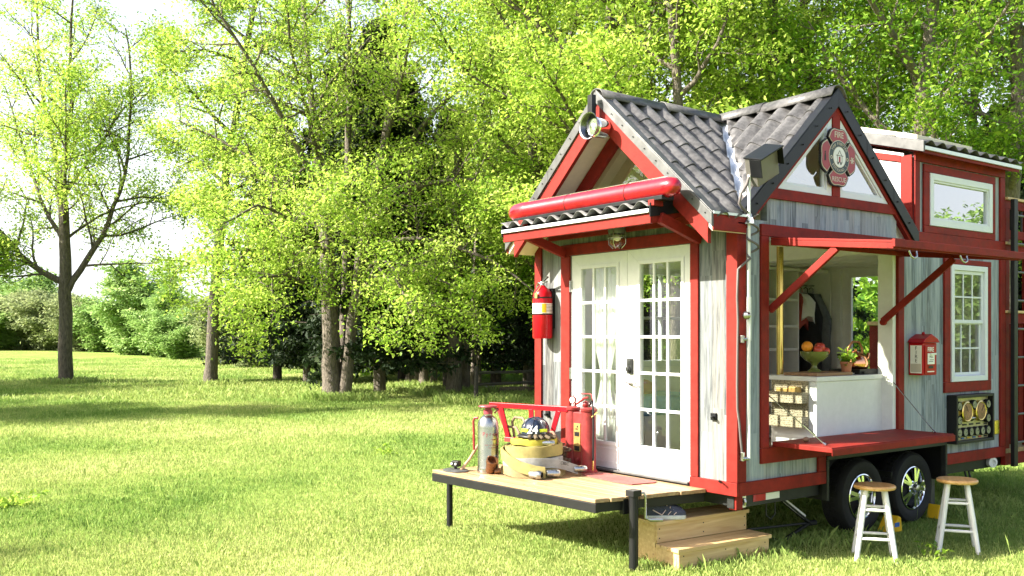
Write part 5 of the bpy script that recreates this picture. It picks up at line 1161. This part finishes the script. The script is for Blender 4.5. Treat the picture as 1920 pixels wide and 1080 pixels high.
class Grow:
    def __init__(s, seed): s.r = np.random.RandomState(seed); s.tubes = []; s.anch = []
    def branch(s, p, d, L, r, lvl, P, env=None):
        n = P['seg'][lvl]; p = np.array(p, float); d = np.array(d, float); d /= np.linalg.norm(d); pts = [p.copy()]; dirs = [d.copy()]
        for i in range(n):
            d = d + s.r.normal(0, P['wig'][lvl], 3) + np.array((0, 0, P['trop'][lvl])); d /= np.linalg.norm(d); p = p + d * L / n; pts.append(p.copy()); dirs.append(d.copy())
        s.path(pts, dirs, L, r, lvl, P, env)
    def path(s, pts, dirs, L, r, lvl, P, env=None):
        pts = np.array(pts); n = len(pts) - 1; end = P['tip'][lvl]; rad = [r * (1 - (1 - end) * (i / n) ** .9) for i in range(n + 1)]
        s.tubes.append((pts, rad, (12, 7, 5, 3)[min(lvl, 3)]))
        mx = P['max']
        if lvl >= mx: s.anch.append(pts[max(0, n - 3):]); return
        k = P['kids'][lvl]; k = max(1, int(round(k * s.r.uniform(.85, 1.15)))); az = s.r.rand() * 6.283
        for j in range(k):
            t = P['t0'][lvl] + (1 - P['t0'][lvl]) * ((j + s.r.uniform(.2, .8)) / k); fi = t * n; i = min(int(fi), n - 1); q = pts[i] + (pts[i + 1] - pts[i]) * (fi - i)
            dv = pts[i + 1] - pts[i]; dv /= np.linalg.norm(dv); az += 2.4 + s.r.normal(0, .4)
            ref = np.array((0, 0, 1.)) if abs(dv[2]) < .9 else np.array((1., 0, 0)); a_ = np.cross(dv, ref); a_ /= np.linalg.norm(a_); b_ = np.cross(dv, a_)
            an = math.radians(P['ang'][lvl] * s.r.uniform(.75, 1.2)); nd = dv * math.cos(an) + (a_ * math.cos(az) + b_ * math.sin(az)) * math.sin(an)
            l_ = L * P['len'][lvl] * s.r.uniform(.7, 1.15) * (1 - P['fall'][lvl] * t)
            if env and lvl == 0: l_ = env(q[2]) * s.r.uniform(.75, 1.15)
            rr = min(rad[i] * .62, r * P['rr'][lvl] * s.r.uniform(.8, 1.1))
            s.branch(q, nd, l_, max(rr, .006), lvl + 1, P)
        # leaders carry leaves too
        if lvl == mx - 1: s.anch.append(pts[-2:])
    def wood(s, mat, name='trunk'):
        mb_v, mb_f = [], []
        for pts, rad, n in s.tubes:
            b = len(mb_v); d = np.gradient(pts, axis=0); ref = np.array((.31, .95, .05))
            ang = np.arange(n) / n * 2 * np.pi
            for i in range(len(pts)):
                t = d[i] / (np.linalg.norm(d[i]) + 1e-9); a = ref - t * ref.dot(t); a /= np.linalg.norm(a) + 1e-9; c = np.cross(t, a)
                for k in range(n): mb_v.append(pts[i] + (a * math.cos(ang[k]) + c * math.sin(ang[k])) * rad[i])
            for i in range(len(pts) - 1):
                for k in range(n): mb_f.append((b + i * n + k, b + i * n + (k + 1) % n, b + (i + 1) * n + (k + 1) % n, b + (i + 1) * n + k))
        me = fast_mesh(name, np.array(mb_v), np.array(mb_f), None, mat); me.polygons.foreach_set('use_smooth', [True] * len(me.polygons)); return me
    def leaves(s, per, size, spread, mat, flat=.55, up=.7, droop=0, name='crown'):
        out = []; ti = []
        for pts in s.anch:
            n = max(2, int(per * s.r.choice((.25, .6, 1.0, 1.9)) * s.r.uniform(.7, 1.2))); t = s.r.rand(n) * (len(pts) - 1); i = np.minimum(t.astype(int), len(pts) - 2); f_ = (t - i)[:, None]
            p = pts[i] * (1 - f_) + pts[i + 1] * f_ + s.r.normal(0, 1, (n, 3)) * spread * np.array((1, 1, flat)); out.append(p); ti.append(np.clip(s.r.normal(.5, .2, n) + s.r.normal(0, .22), 0, 1))
        p = np.concatenate(out); ti = np.concatenate(ti); n = len(p); r = s.r
        nn = r.normal(0, 1, (n, 3)); nn /= np.linalg.norm(nn, axis=1)[:, None]; nn = nn * .75 + np.array((0, 0, up)); nn /= np.linalg.norm(nn, axis=1)[:, None]
        a = r.normal(0, 1, (n, 3)); a[:, 2] -= droop; a -= nn * (a * nn).sum(1)[:, None]; a /= np.linalg.norm(a, axis=1)[:, None]; c = np.cross(nn, a)
        L = (size * r.uniform(.5, 1.6, n) ** 1.1)[:, None]; W = L * r.uniform(.38, .6, n)[:, None]
        V_ = np.empty((n, 4, 3)); V_[:, 0] = p; V_[:, 1] = p + a * L * .45 + c * W * .5 + nn * L * .06; V_[:, 2] = p + a * L - nn * L * .1; V_[:, 3] = p + a * L * .45 - c * W * .5 + nn * L * .06
        return fast_mesh(name, V_.reshape(-1, 3), np.arange(n * 4).reshape(n, 4), ti, mat)
def plant(name, G, loc, label, cat, leaf, woodmat, rz=0, group=None, sc=1, trunk=True):
    e = empty(name, (loc[0], loc[1], 0), rz, label, cat, group); e.scale = (sc,) * 3
    for me, nm_ in ((G[0], 'trunk'), (G[1], 'crown')):
        if me is None: continue
        o = bpy.data.objects.new(nm_, me); COL.objects.link(o); o.parent = e
    return e
P_ = dict(max=3, seg=(12, 8, 6, 3), wig=(.05, .10, .14, .18), trop=(.02, .05, .03, -.03), tip=(.25, .2, .2, .4), kids=(15, 8, 7, 0), t0=(.25, .2, .15, 0), ang=(58, 48, 48, 0), len=(.5, .42, .42, 0), fall=(.3, .45, .4, 0), rr=(.4, .45, .5, 0))
def proto(seed, Hh, r, env, per, size, spread, mat, wmat, **kw):
    G = Grow(seed); P2 = dict(P_); P2.update(kw); G.branch((0, 0, -.1), (0.02, 0, 1), Hh, r, 0, P2, env)
    # root flare
    G.tubes.append((np.array([(0, 0, -.1), (0, 0, .15), (0, 0, .6)]), [r * 1.45, r * 1.18, r * .98], 12))
    return G.wood(wmat), G.leaves(per, size, spread, mat)
def env_round(z0, z1, w_): return lambda z: w_ * math.sqrt(max(.12, 1 - ((z - (z0 + z1) / 2) / ((z1 - z0) / 2 + .01)) ** 2))
# T1: the forked tree at the left, limbs laid out by hand
def limbs_tree(seed, limbs, P2, per, size, spread, mat, wmat):
    G = Grow(seed)
    for pts, r, lvl in limbs:
        q = [np.array((RH.x * l + FH.x * f, RH.y * l + FH.y * f, z)) for l, f, z in pts]
        # resample so that the limb bends smoothly
        Q = [q[0]]
        for i in range(len(q) - 1):
            p0, p1, p2, p3 = q[max(i - 1, 0)], q[i], q[i + 1], q[min(i + 2, len(q) - 1)]
            for k in (1 / 3, 2 / 3, 1): Q.append(.5 * ((2 * p1) + (-p0 + p2) * k + (2 * p0 - 5 * p1 + 4 * p2 - p3) * k * k + (-p0 + 3 * p1 - 3 * p2 + p3) * k ** 3) + (G.r.normal(0, .03, 3) if k < 1 else 0))
        L = sum(np.linalg.norm(Q[i + 1] - Q[i]) for i in range(len(Q) - 1))
        if lvl < 0: G.tubes.append((np.array(Q), [r * (1 - .42 * i / (len(Q) - 1)) * (1.35 if i == 0 else 1.0) for i in range(len(Q))], 14))
        else: G.path(Q, None, L, r, lvl, P2)
    return G.wood(wmat), G.leaves(per, size, spread, mat)
P1 = dict(P_, kids=(0, 15, 8, 0), t0=(0, .12, .12, 0), len=(0, .40, .40, 0), fall=(0, .5, .3, 0), ang=(0, 50, 48, 0), trop=(0, .02, .03, .0))
T1 = limbs_tree(11, [([(0, 0, -.1), (.02, 0, .3), (0, 0, 2), (0, 0, 4.2), (-.05, 0, 6), (-.2, 0, 8.0)], .30, -1),
    ([(-.08, 0, 3.9), (-1.2, -.3, 4.6), (-2.4, -.6, 6.0), (-4.2, -1, 7.6), (-5.4, -1, 9)], .14, 1),
    ([(.1, 0, 3.6), (.8, .2, 4.9), (1.55, .3, 6.3), (2.1, .5, 8.2), (2.3, .6, 11), (2.0, .8, 14)], .14, 1),
    ([(-.2, 0, 7.8), (-.9, .5, 10), (-1.5, .9, 13), (-1.6, 1, 16)], .12, 1),
    ([(-.2, 0, 7.8), (.4, -.6, 9.8), (.6, -.9, 12.4), (.9, -1.2, 16)], .13, 1),
    ([(-.1, 0, 7.2), (.9, .4, 9), (1.9, .8, 10.8), (3.6, 1.2, 12.6)], .09, 1),
    ([(-.05, 0, 5.4), (-1.4, .9, 7.2), (-2.6, 1.8, 9.6), (-3.4, 2, 12)], .1, 1),
    ([(.0, 0, 6.1), (.7, -1.5, 7.2), (1.4, -3, 8.6), (1.7, -3.6, 11)], .09, 1),
    ([(.05, 0, 5.6), (1.0, .8, 6.6), (3.2, 1.6, 7.4), (4.6, 2, 7.3)], .06, 1),
    ([(-1.3, -.3, 4.65), (-2.2, -.7, 4.9), (-3.6, -1.2, 5.1)], .05, 1)], P1, 58, .105, .30, M['leaf'], M['bark'])
plant('maple_tree', T1, PX(123, 37), 'forked tree with airy spring leaves standing alone at the far left', 'tree', None, None)
# T2: straight trunk, drooping sprays
T2 = proto(22, 17, .24, env_round(1, 18, 3.4), 44, .105, .30, M['leaf'], M['bark'], t0=(.34, .15, .12, 0), kids=(24, 8, 7, 0), ang=(72, 48, 48, 0), trop=(.01, -.03, -.04, -.08))
plant('young_elm_tree', T2, PX(395, 35.6), 'slender straight dark trunk with drooping leafy branches between the fork tree and the triple trunk', 'tree', None, None)
# T3: three stems from one foot
P3 = dict(P_, kids=(0, 16, 9, 0), t0=(0, .1, .12, 0), len=(0, .36, .40, 0), fall=(0, .35, .3, 0), ang=(0, 60, 50, 0), trop=(0, -.015, .0, -.04), seg=(12, 8, 6, 3))
limb3 = [([(-.1, 0, -.1), (-.12, 0, .5), (-.16, 0, 2.2), (-.25, 0, 4.5), (-.5, 0, 7)], .31, -1), ([(-.5, 0, 7), (-.9, .3, 10), (-1.2, .5, 15)], .16, 1),
    ([(.28, -.1, -.1), (.33, -.1, .6), (.5, -.1, 2.4), (.9, -.1, 5), (1.5, 0, 8)], .2, -1), ([(1.5, 0, 8), (2, .2, 11), (2.4, .3, 15)], .12, 1),
    ([(.1, .35, -.1), (.1, .4, .6), (.15, .5, 2.5), (.2, .6, 5), (.2, .9, 8)], .17, -1), ([(.2, .9, 8), (.2, 1.2, 11), (0, 1.4, 15)], .11, 1),
    ([(-.25, 0, 3.4), (-1.5, -.8, 4.2), (-2.6, -1.6, 4.2), (-3.9, -2.2, 3.7)], .08, 1), ([(.9, -.1, 4.4), (2.6, -1.0, 4.6), (4.6, -1.8, 3.9), (6.2, -2.2, 2.7)], .085, 1), ([(-.2, 0, 3.0), (-1.0, -2, 3.5), (-1.4, -3.8, 3.2), (-1.6, -5, 2.5)], .06, 1), ([(.7, -.1, 3.4), (1.5, -2, 3.9), (2.2, -3.8, 3.3), (2.8, -4.8, 2.2)], .07, 1), ([(1.2, 0, 6), (3, -.8, 6.2), (5.2, -1.6, 5.4), (7.2, -2.2, 4.2)], .09, 1), ([(.6, -.1, 3.0), (1.6, -1.2, 3.6), (2.8, -2.4, 3.5), (4.2, -3.2, 2.9)], .08, 1),
    ([(.9, -.1, 5), (2.3, -.8, 6), (4.0, -1.4, 6.2), (5.4, -1.8, 5.6)], .09, 1), ([(-.3, 0, 4.8), (-1.8, .4, 6.4), (-3.4, .8, 7.6), (-5, 1, 8.4)], .1, 1),
    ([(-.4, 0, 6), (-1.3, -1.3, 8), (-2.4, -2.2, 10), (-3.4, -2.6, 12)], .1, 1), ([(1.2, 0, 6.5), (2.8, .3, 8.4), (4.4, .6, 10), (6, .8, 11.4)], .1, 1),
    ([(.2, .8, 6), (.3, 2.2, 7.5), (.2, 3.6, 9)], .08, 1), ([(.9, -.1, 4.6), (.8, -1.8, 5.4), (.6, -3.2, 5.8), (.4, -4.4, 5.2)], .08, 1),
    ([(-.25, 0, 4.2), (-.9, -1.8, 5), (-1.4, -3.4, 5.2), (-1.9, -4.6, 4.6)], .08, 1), ([(1.3, 0, 7), (2, -1.4, 8.6), (2.6, -2.6, 10.4)], .09, 1), ([(-.5, 0, 7), (-.8, -1.5, 9), (-.9, -2.8, 11)], .09, 1)]
T3 = limbs_tree(33, limb3, P3, 34, .092, .25, M['leaf'], M['bark_mid'])
plant('elm_tree', T3, PX(630, 28), 'multi stemmed tree with three trunks and low bright leafy branches left of the house', 'tree', None, None)
# prototypes for the belt of trees behind the house
A = proto(41, 14, .22, env_round(2.2, 15, 4.6), 44, .09, .28, M['leaf'], M['bark'], t0=(.25, .15, .12, 0), kids=(22, 9, 7, 0))
B = proto(52, 15, .24, env_round(3, 16, 4.8), 40, .095, .28, M['leaf_deep'], M['bark_light'], t0=(.3, .15, .12, 0), kids=(20, 9, 7, 0))
C_ = proto(63, 12, .16, env_round(1.5, 13, 3.6), 44, .09, .28, M['leaf'], M['bark'], t0=(.2, .15, .12, 0), kids=(20, 8, 7, 0), trop=(.02, .0, -.02, -.06))
belt = [('A', 1030, 27.5, .4, 1.0, 'bright leafy tree behind the left corner of the house'),
        ('A', 1110, 24, 2.1, 1.08, 'bright yellow green tree rising behind the front gable'),
        ('C', 1270, 22, 1.0, 1.15, 'light leafy tree behind the valley between the two gables'),
        ('A', 1430, 25, 4.0, 1.1, 'tall bright tree above the ridge of the hatch gable'),
        ('B', 1705, 20.5, .6, 1.02, 'pale twin trunk tree with deep green leaves above the dormer'),
        ('B', 1590, 27, 2.9, 1.05, 'deep green tree left of the pale trunk above the dormer'),
        ('B', 1890, 23, 4.4, 1.05, 'deep green tree at the right edge above the ladder'),
        ('C', 1015, 31, 2.2, 1.3, 'leafy tree peeking out left of the front gable'),
        ('C', 1010, 36, .2, 1.5, 'tall light tree far behind the left slope of the front gable'),
        ('C', 1800, 30, 3.3, 1.4, 'lighter tree behind the deep green ones at the upper right'),
        ('A', 1290, 36, 1.7, 1.3, 'distant bright tree showing between the two ridges')]
kinds = {'A': A, 'B': B, 'C': C_}
for k, px_, d_, rz, sc, lab in belt: plant('broadleaf_tree', kinds[k], PX(px_, d_), lab, 'tree', None, None, rz, 'broadleaf trees around the house', sc)
# cedars
def cedar(seed, Hh, w_, z0, per=60):
    G = Grow(seed); r = G.r; G.tubes.append((np.array([(0, 0, -.1), (.05, 0, Hh * .4), (0, 0.05, Hh)]), [.2, .14, .02], 8)); k = int(Hh * 11)
    for j in range(k):
        z = z0 + (Hh - z0) * (j / k) ** .9; L = w_ * (1 - (z - z0) / (Hh - z0 + .3)) ** .75 * r.uniform(.65, 1.15) + .2; az = j * 2.4 + r.normal(0, .3); d0 = np.array((math.cos(az), math.sin(az), .12)); p = np.array((0, 0, z)); pts = [p]
        for i in range(4): p = p + d0 * L / 4; d0 = d0 + np.array((0, 0, -.08)) + r.normal(0, .06, 3); pts.append(p)
        pts = np.array(pts); G.tubes.append((pts, [.03, .025, .02, .014, .006], 4))
        for i in range(1, 5):
            for s in (-1, 1):
                sd = np.array((-math.sin(az), math.cos(az), 0)) * s * L * (.34 - .05 * i) + np.array((0, 0, -.12)); G.anch.append(np.array([pts[i - 1], pts[i] * .5 + pts[i - 1] * .5 + sd]))
    return G.wood(M['bark']), G.leaves(per, .17, .11, M['needle'], flat=.8, up=.4, droop=.8)
CE, CF = cedar(71, 9, 2.5, 1.1, 60), cedar(72, 11.5, 3.2, .8, 62)
ced = [('F', 640, 38, 4.2, 1.1, 'tall dark cedar far behind the triple trunk'), ('F', 755, 40, 5.2, 1.1, 'tall dark cedar behind the pale thin trunks'), ('F', 520, 40, 0, .95, 'dark cedar between the slender trunk and the triple trunk'), ('E', 575, 37, 1, .8, 'lower dark cedar touching the left side of the triple trunk'), ('F', 712, 30.2, 2, 1.02, 'dark cedar right behind the triple trunk'),
       ('E', 770, 36, .5, 1.0, 'dark cedar behind the row of bare trunks, left one'), ('F', 850, 38, 1.4, .95, 'dark cedar behind the tallest bare trunk'), ('E', 930, 36, 2.6, 1.1, 'dark cedar behind the rail fence'), ('F', 990, 34, .7, .95, 'dark cedar beside the left corner of the house'),
       ('F', 1880, 33, .3, .85, 'dark cedar behind the porch at the right edge'), ('E', 1960, 30, 1.9, .9, 'dark cedar cut by the right edge behind the ladder'), ('E', 1060, 38, 3.3, 1.1, 'dark cedar hidden mostly by the front doors'), ('F', 1180, 37, 3.9, 1.0, 'dark cedar behind the middle of the house'), ('F', 1500, 34, 5, .9, 'dark cedar behind the hatch gable')]
for k, px_, d_, rz, sc, lab in ced: plant('cedar_tree', CE if k == 'E' else CF, PX(px_, d_), lab, 'tree', None, None, rz, 'dark cedars in the tree belt', sc)
# bare lower trunks in the row left of the house
def bare(seed, Hh, r, lean):
    G = Grow(seed); p = np.array((0, 0, -.1)); pts = []
    for i in range(9): pts.append(np.array((lean * i / 8 * Hh * .1 + G.r.normal(0, .02), G.r.normal(0, .02), -.1 + Hh * i / 8)))
    G.tubes.append((np.array(pts), [r * 1.3] + [r * (1 - .45 * i / 8) for i in range(8)], 10))
    for j in range(9):
        z = 2.2 + j * .5; az = G.r.rand() * 6.28; q = np.array((lean * z * .1, 0, z)); t = np.array([q, q + np.array((math.cos(az), math.sin(az), .1)) * .5, q + np.array((math.cos(az), math.sin(az), -.1)) * 1.1]); G.tubes.append((t, [.02, .014, .006], 4)); G.anch.append(t[1:])
    return G
tr = [(778, 36, .14, 'l', 'thin pale trunk, leftmost in the row of bare trunks'), (795, 34.5, .15, 'l', 'pale trunk second from the left in the row of bare trunks'), (812, 34.8, .11, 'l', 'thin pale trunk third from the left in the row'), (838, 31.5, .13, 'd', 'dark trunk close against the thickest trunk of the row'), (850, 29.3, .21, 'd', 'thickest dark trunk in the row of bare trunks'), (872, 30.5, .15, 'd', 'dark forked trunk just right of the thickest trunk'), (886, 33, .09, 'l', 'thin pale trunk nearest the fence post'), (898, 34, .08, 'l', 'thin pale trunk behind the fence post')]
for i, (px_, d_, r_, c, lab) in enumerate(tr):
    G = bare(80 + i, 8, r_, (-1) ** i * .25); plant('tree_trunk', (G.wood(M['bark_light'] if c == 'l' else M['bark']), G.leaves(60, .14, .3, M['leaf_deep'])), PX(px_, d_), lab, 'tree', None, None, 0, 'row of bare trunks left of the house')
# far tree line beyond the field
FA = proto(91, 9, .16, env_round(.2, 10, 4.4), 24, .36, .5, M['leaf_far'], M['bark'], t0=(.02, .1, .12, 0), kids=(30, 6, 5, 0), ang=(75, 50, 48, 0), len=(.5, .5, .5, 0))
FB = proto(92, 9, .14, env_round(.2, 10, 3.8), 22, .34, .5, M['leaf_brown'], M['bark'], t0=(.02, .1, .12, 0), kids=(30, 6, 5, 0), ang=(75, 50, 48, 0), len=(.5, .5, .5, 0))
FC = cedar(93, 7, 2.2, .3, 30)
far = [('A', 8, 112, .3, .95, 'green far tree at the left edge of the field'), ('B', 75, 108, 1, 1.05, 'olive far tree left of the forked tree'), ('A', 52, 118, .2, 1.15, 'pale green far tree at the left behind the olive one'), ('B', 150, 100, 2, .85, 'olive far tree right beside the forked trunk'), ('A', 195, 98, 3, .78, 'small green far tree right of the forked trunk'),
       ('A', 250, 88, 4, .92, 'large round green far tree in the middle of the field edge'), ('A', 305, 82, 5, .68, 'green far tree right of the large round one'), ('A', 345, 74, .8, .55, 'low green far tree left of the slender trunk'), ('B', 430, 60, 1.8, .60, 'brownish bush right of the slender trunk'), ('B', 475, 55, 2.8, .5, 'brownish bush left of the dark cedar'),
       ('B', 560, 52, .9, .42, 'low olive bush under the dark cedar'), ('A', 610, 54, 2.2, .5, 'low green bush beside the triple trunk at the field edge'), ('B', 700, 47, 3, .40, 'pale bush right of the triple trunk'), ('B', 745, 44, 4, .36, 'pale low bush left of the bare trunks'), ('A', -40, 105, 1.5, 1.0, 'green far tree cut by the left edge'), ('C', 100, 104, 0, 1.0, 'olive far bush left of the forked trunk')]
for k, px_, d_, rz, sc, lab in far: plant('field_edge_tree', {'A': FA, 'B': FB, 'C': FB}[k], PX(px_, d_), lab, 'tree', None, None, rz, 'trees along the far edge of the field', sc).scale.z = sc * rnd.uniform(.5, .85)
# dense woodland backing the belt: nobody could count it
G = Grow(99)
for i in range(1500):
    px_ = G.r.uniform(640, 2250); d_ = G.r.uniform(42, 62); q = PX(px_, d_); z = G.r.uniform(.2, 4.2) * (1 if px_ > 760 else .6); p = np.array((q[0], q[1], z)); G.anch.append(np.array([p, p + G.r.normal(0, .8, 3)]))
o = bpy.data.objects.new('woodland', G.leaves(34, .42, .55, M['leaf_deep'])); COL.objects.link(o); tag(o, kind='stuff')
G = Grow(98)
for i in range(900):
    t = G.r.rand(); px_ = -160 + 900 * t; d_ = np.interp(px_, [-160, 0, 200, 380, 480, 600, 740], [130, 122, 102, 78, 62, 55, 46]) + G.r.uniform(2, 12); q = PX(px_, d_); zz = np.interp(px_, [-160, 0, 300, 420, 740], [4, 4, 2.6, 2, 2]); p = np.array((q[0], q[1], zz * G.r.rand() ** 1.3)); G.anch.append(np.array([p, p + G.r.normal(0, 1., 3)]))
o = bpy.data.objects.new('far_woodland', G.leaves(24, .5, .7, M['leaf_far'])); COL.objects.link(o); tag(o, kind='stuff')
# trees outside the frame whose shade falls on the lawn or which the windows mirror
off_ = [('C', -17, 14.5, 5, .42, 'small tree left of the lawn a little farther off'), ('A', -33, 28, 2, .85, 'tree left of the field nearest the lawn'), ('A', -36, 33, 1, .75, 'tree left of the field in the second row'), ('C', -22, 19.8, 5, .95, 'third narrow tree left of the lawn'), ('A', -42, 31, 3, .8, 'tree left of the field in the third row'), ('A', -34, 31, 3, .75, 'tree left of the field beside the one shading the lawn'), ('C', -27, 20, 4, .95, 'second narrow tree left of the lawn'), ('A', -29, 34, 5, .62, 'tree left of the field behind the shading one'), ('A', -31, 29, 0, .85, 'tree left of the field whose shade crosses the lawn'), ('C', -24, 19.5, 1, .9, 'narrow tree left of the lawn casting a thin band of shade'), ('A', -40, 36, 2, .75, 'tree far left of the field'), ('A', -31, 33, 4, .7, 'tree left of the forked tree'), ('C', -19, 4.2, 3, .75, 'small tree left of the viewer'),
        
        ('A', -56, 25, 1, 1.5, 'large tree far left facing the doors'), ('A', -62, 34, 2, 1.5, 'large tree far left beyond the lawn'), ('A', -54, 17, 3, 1.4, 'large tree far left near the road'), ('A', -66, 44, 5, 1.6, 'large tree farthest to the left'), ('F', 28, 13.5, 1, .5, 'leafy bush tree right of the house'), ('F', 30, 16.5, 2, .5, 'second leafy bush tree right of the house'), ('F', 27, 10.8, 3, .46, 'bush tree right of the house nearest the viewer'), ('F', 34, 19, 4, .55, 'leafy bush tree far right of the house')]
for k, l, d_, rz, sc, lab in off_: plant('broadleaf_tree', FA if k == 'F' else kinds[k], LD(l, d_), lab, 'tree', None, None, rz, 'trees around the lawn', sc)
# rail fence at the edge of the wood, block, log, weed
fp = empty('rail_fence', (*PX(892, 26.3), 0), label='dark leaning post and rail fence at the edge of the wood', cat='fence')
q1 = Vector((*LD((1030 - 960) / 1792 * 28.5, 28.5), 0)) - Vector(fp.location)
tp('post', MB().tube([(0, 0, -.1), (.03, 0, 1.0)], [.07, .06], 8), M['fence'], fp); tp('post', MB().tube([q1 + Vector((0, 0, -.1)), q1 + Vector((0, 0, 1.0))], [.07, .06], 8), M['fence'], fp)
for z in (.82, .5): tp('rail', MB().tube([(0, 0, z), q1 * .5 + Vector((0, 0, z - .02)), q1 + Vector((0, 0, z))], .045, 7), M['fence'], fp)
q = PX(913, 31.5); cbk = MB().box(-.22, .22, -.12, .12, 0, .24).build('concrete_block', M['concrete'], None, .01, loc=(*q, 0)); tag(cbk, 'pale concrete block on the grass behind the fence post', 'block')
q = PX(965, 31); lg = MB().tube([(-1.2, .5, .08), (0, 0, .1), (1.3, -.6, .07)], [.08, .1, .07], 8).tube([(-.6, .6, .06), (.5, .3, .12), (1.5, .2, .05)], [.05, .06, .03], 7).build('fallen_branches', M['log'], None, loc=(*q, 0)); tag(lg, 'fallen branches lying on the grass behind the fence', 'branches')
def weed(loc, n_, sz, label):
    G = Grow(int(abs(loc[0] * 100)) + 3)
    for i in range(n_):
        a = G.r.rand() * 6.28; l_ = sz * G.r.uniform(.5, 1); G.anch.append(np.array([(0, 0, .0), (math.cos(a) * l_, math.sin(a) * l_, G.r.uniform(.05, .16))]))
    e = empty('weed', (loc[0], loc[1], 0), 0, label, 'weed', 'leafy weeds in the lawn'); o = bpy.data.objects.new('leaves', G.leaves(12, .06, .04, M['leaf'])); COL.objects.link(o); o.parent = e
weed(LD((28 - 960) / 1792 * 10.3, 10.3), 26, .36, 'broad leafy weed clump at the left edge of the lawn'); weed(PX(1545 / 2.133, 14.8), 10, .2, 'small green weed in the lawn left of the deck')
weed((1.45, -.86), 6, .13, 'pale weed growing between the two stools')
# herb leaves in the counter pot
G = Grow(7)
for i in range(40):
    a = G.r.rand() * 6.28; r_ = .06 * math.sqrt(G.r.rand()); G.anch.append(np.array([(0, 0, .09), (r_ * math.cos(a), r_ * math.sin(a), .12 + .13 * G.r.rand())]))
o = bpy.data.objects.new('leaves', G.leaves(7, .032, .014, M['leaf_deep'])); COL.objects.link(o); o.parent = pp
# ------------------------------------------------------------------ light, sky, camera
SUN = Vector((-1, .45, .76)); el = math.atan2(.76, math.hypot(1, .45)); az = math.atan2(-1, .45)
W = bpy.data.worlds.new('World'); S.world = W; W.use_nodes = True; nt = W.node_tree; bg = nt.nodes['Background']
sky = N(nt, 'ShaderNodeTexSky', sky_type='NISHITA'); sky.sun_disc = False; sky.sun_elevation = el; sky.sun_rotation = az; sky.air_density = 1.0; sky.dust_density = 4.0; sky.ozone_density = 1.0
tcw = N(nt, 'ShaderNodeTexCoord'); sw = N(nt, 'ShaderNodeSeparateXYZ'); nt.links.new(tcw.outputs['Generated'], sw.inputs[0])
cl_ = N(nt, 'ShaderNodeTexNoise'); cl_.inputs['Scale'].default_value = 5; cl_.inputs['Detail'].default_value = 6; nt.links.new(tcw.outputs['Generated'], cl_.inputs['Vector'])
mr = N(nt, 'ShaderNodeMapRange'); mr.inputs['From Min'].default_value = .55; mr.inputs['From Max'].default_value = .12; nt.links.new(sw.outputs[2], mr.inputs['Value'])
hz = mth(nt, 'MULTIPLY', mr.outputs[0], mth(nt, 'ADD', .55, mth(nt, 'MULTIPLY', cl_.outputs['Fac'], .6))); hzc = N(nt, 'ShaderNodeClamp'); nt.links.new(hz, hzc.inputs[0])
mxw = N(nt, 'ShaderNodeMix', data_type='RGBA'); nt.links.new(hzc.outputs[0], mxw.inputs[0]); nt.links.new(sky.outputs[0], mxw.inputs[6]); mxw.inputs[7].default_value = (3.9, 4.0, 4.1, 1)
nt.links.new(mxw.outputs[2], bg.inputs[0]); bg.inputs[1].default_value = .10
ld_ = bpy.data.lights.new('sun', 'SUN'); ld_.energy = 5.0; ld_.angle = R(.53); ld_.color = (1, .95, .84)
lo = bpy.data.objects.new('sun', ld_); COL.objects.link(lo); lo.rotation_euler = SUN.to_track_quat('Z', 'Y').to_euler(); lo.location = SUN * 30
cd = bpy.data.cameras.new('camera'); cam = bpy.data.objects.new('camera', cd); COL.objects.link(cam); S.camera = cam
cd.sensor_width = 36; cd.lens = 1792.45 / 1920 * 36; cd.shift_y = (629.02 - 540) / 1920; cd.clip_end = 2000; cd.clip_start = .1
Mc = Matrix((RH, Vector((0, 0, 1)), -FH)).transposed().to_4x4(); Mc.translation = (CX, CY, CZ); cam.matrix_world = Mc
S.view_settings.view_transform = 'Standard'; S.view_settings.look = 'None'; S.view_settings.exposure = 2.05; S.view_settings.gamma = 1
S.cycles.max_bounces = 8; S.cycles.transparent_max_bounces = 12
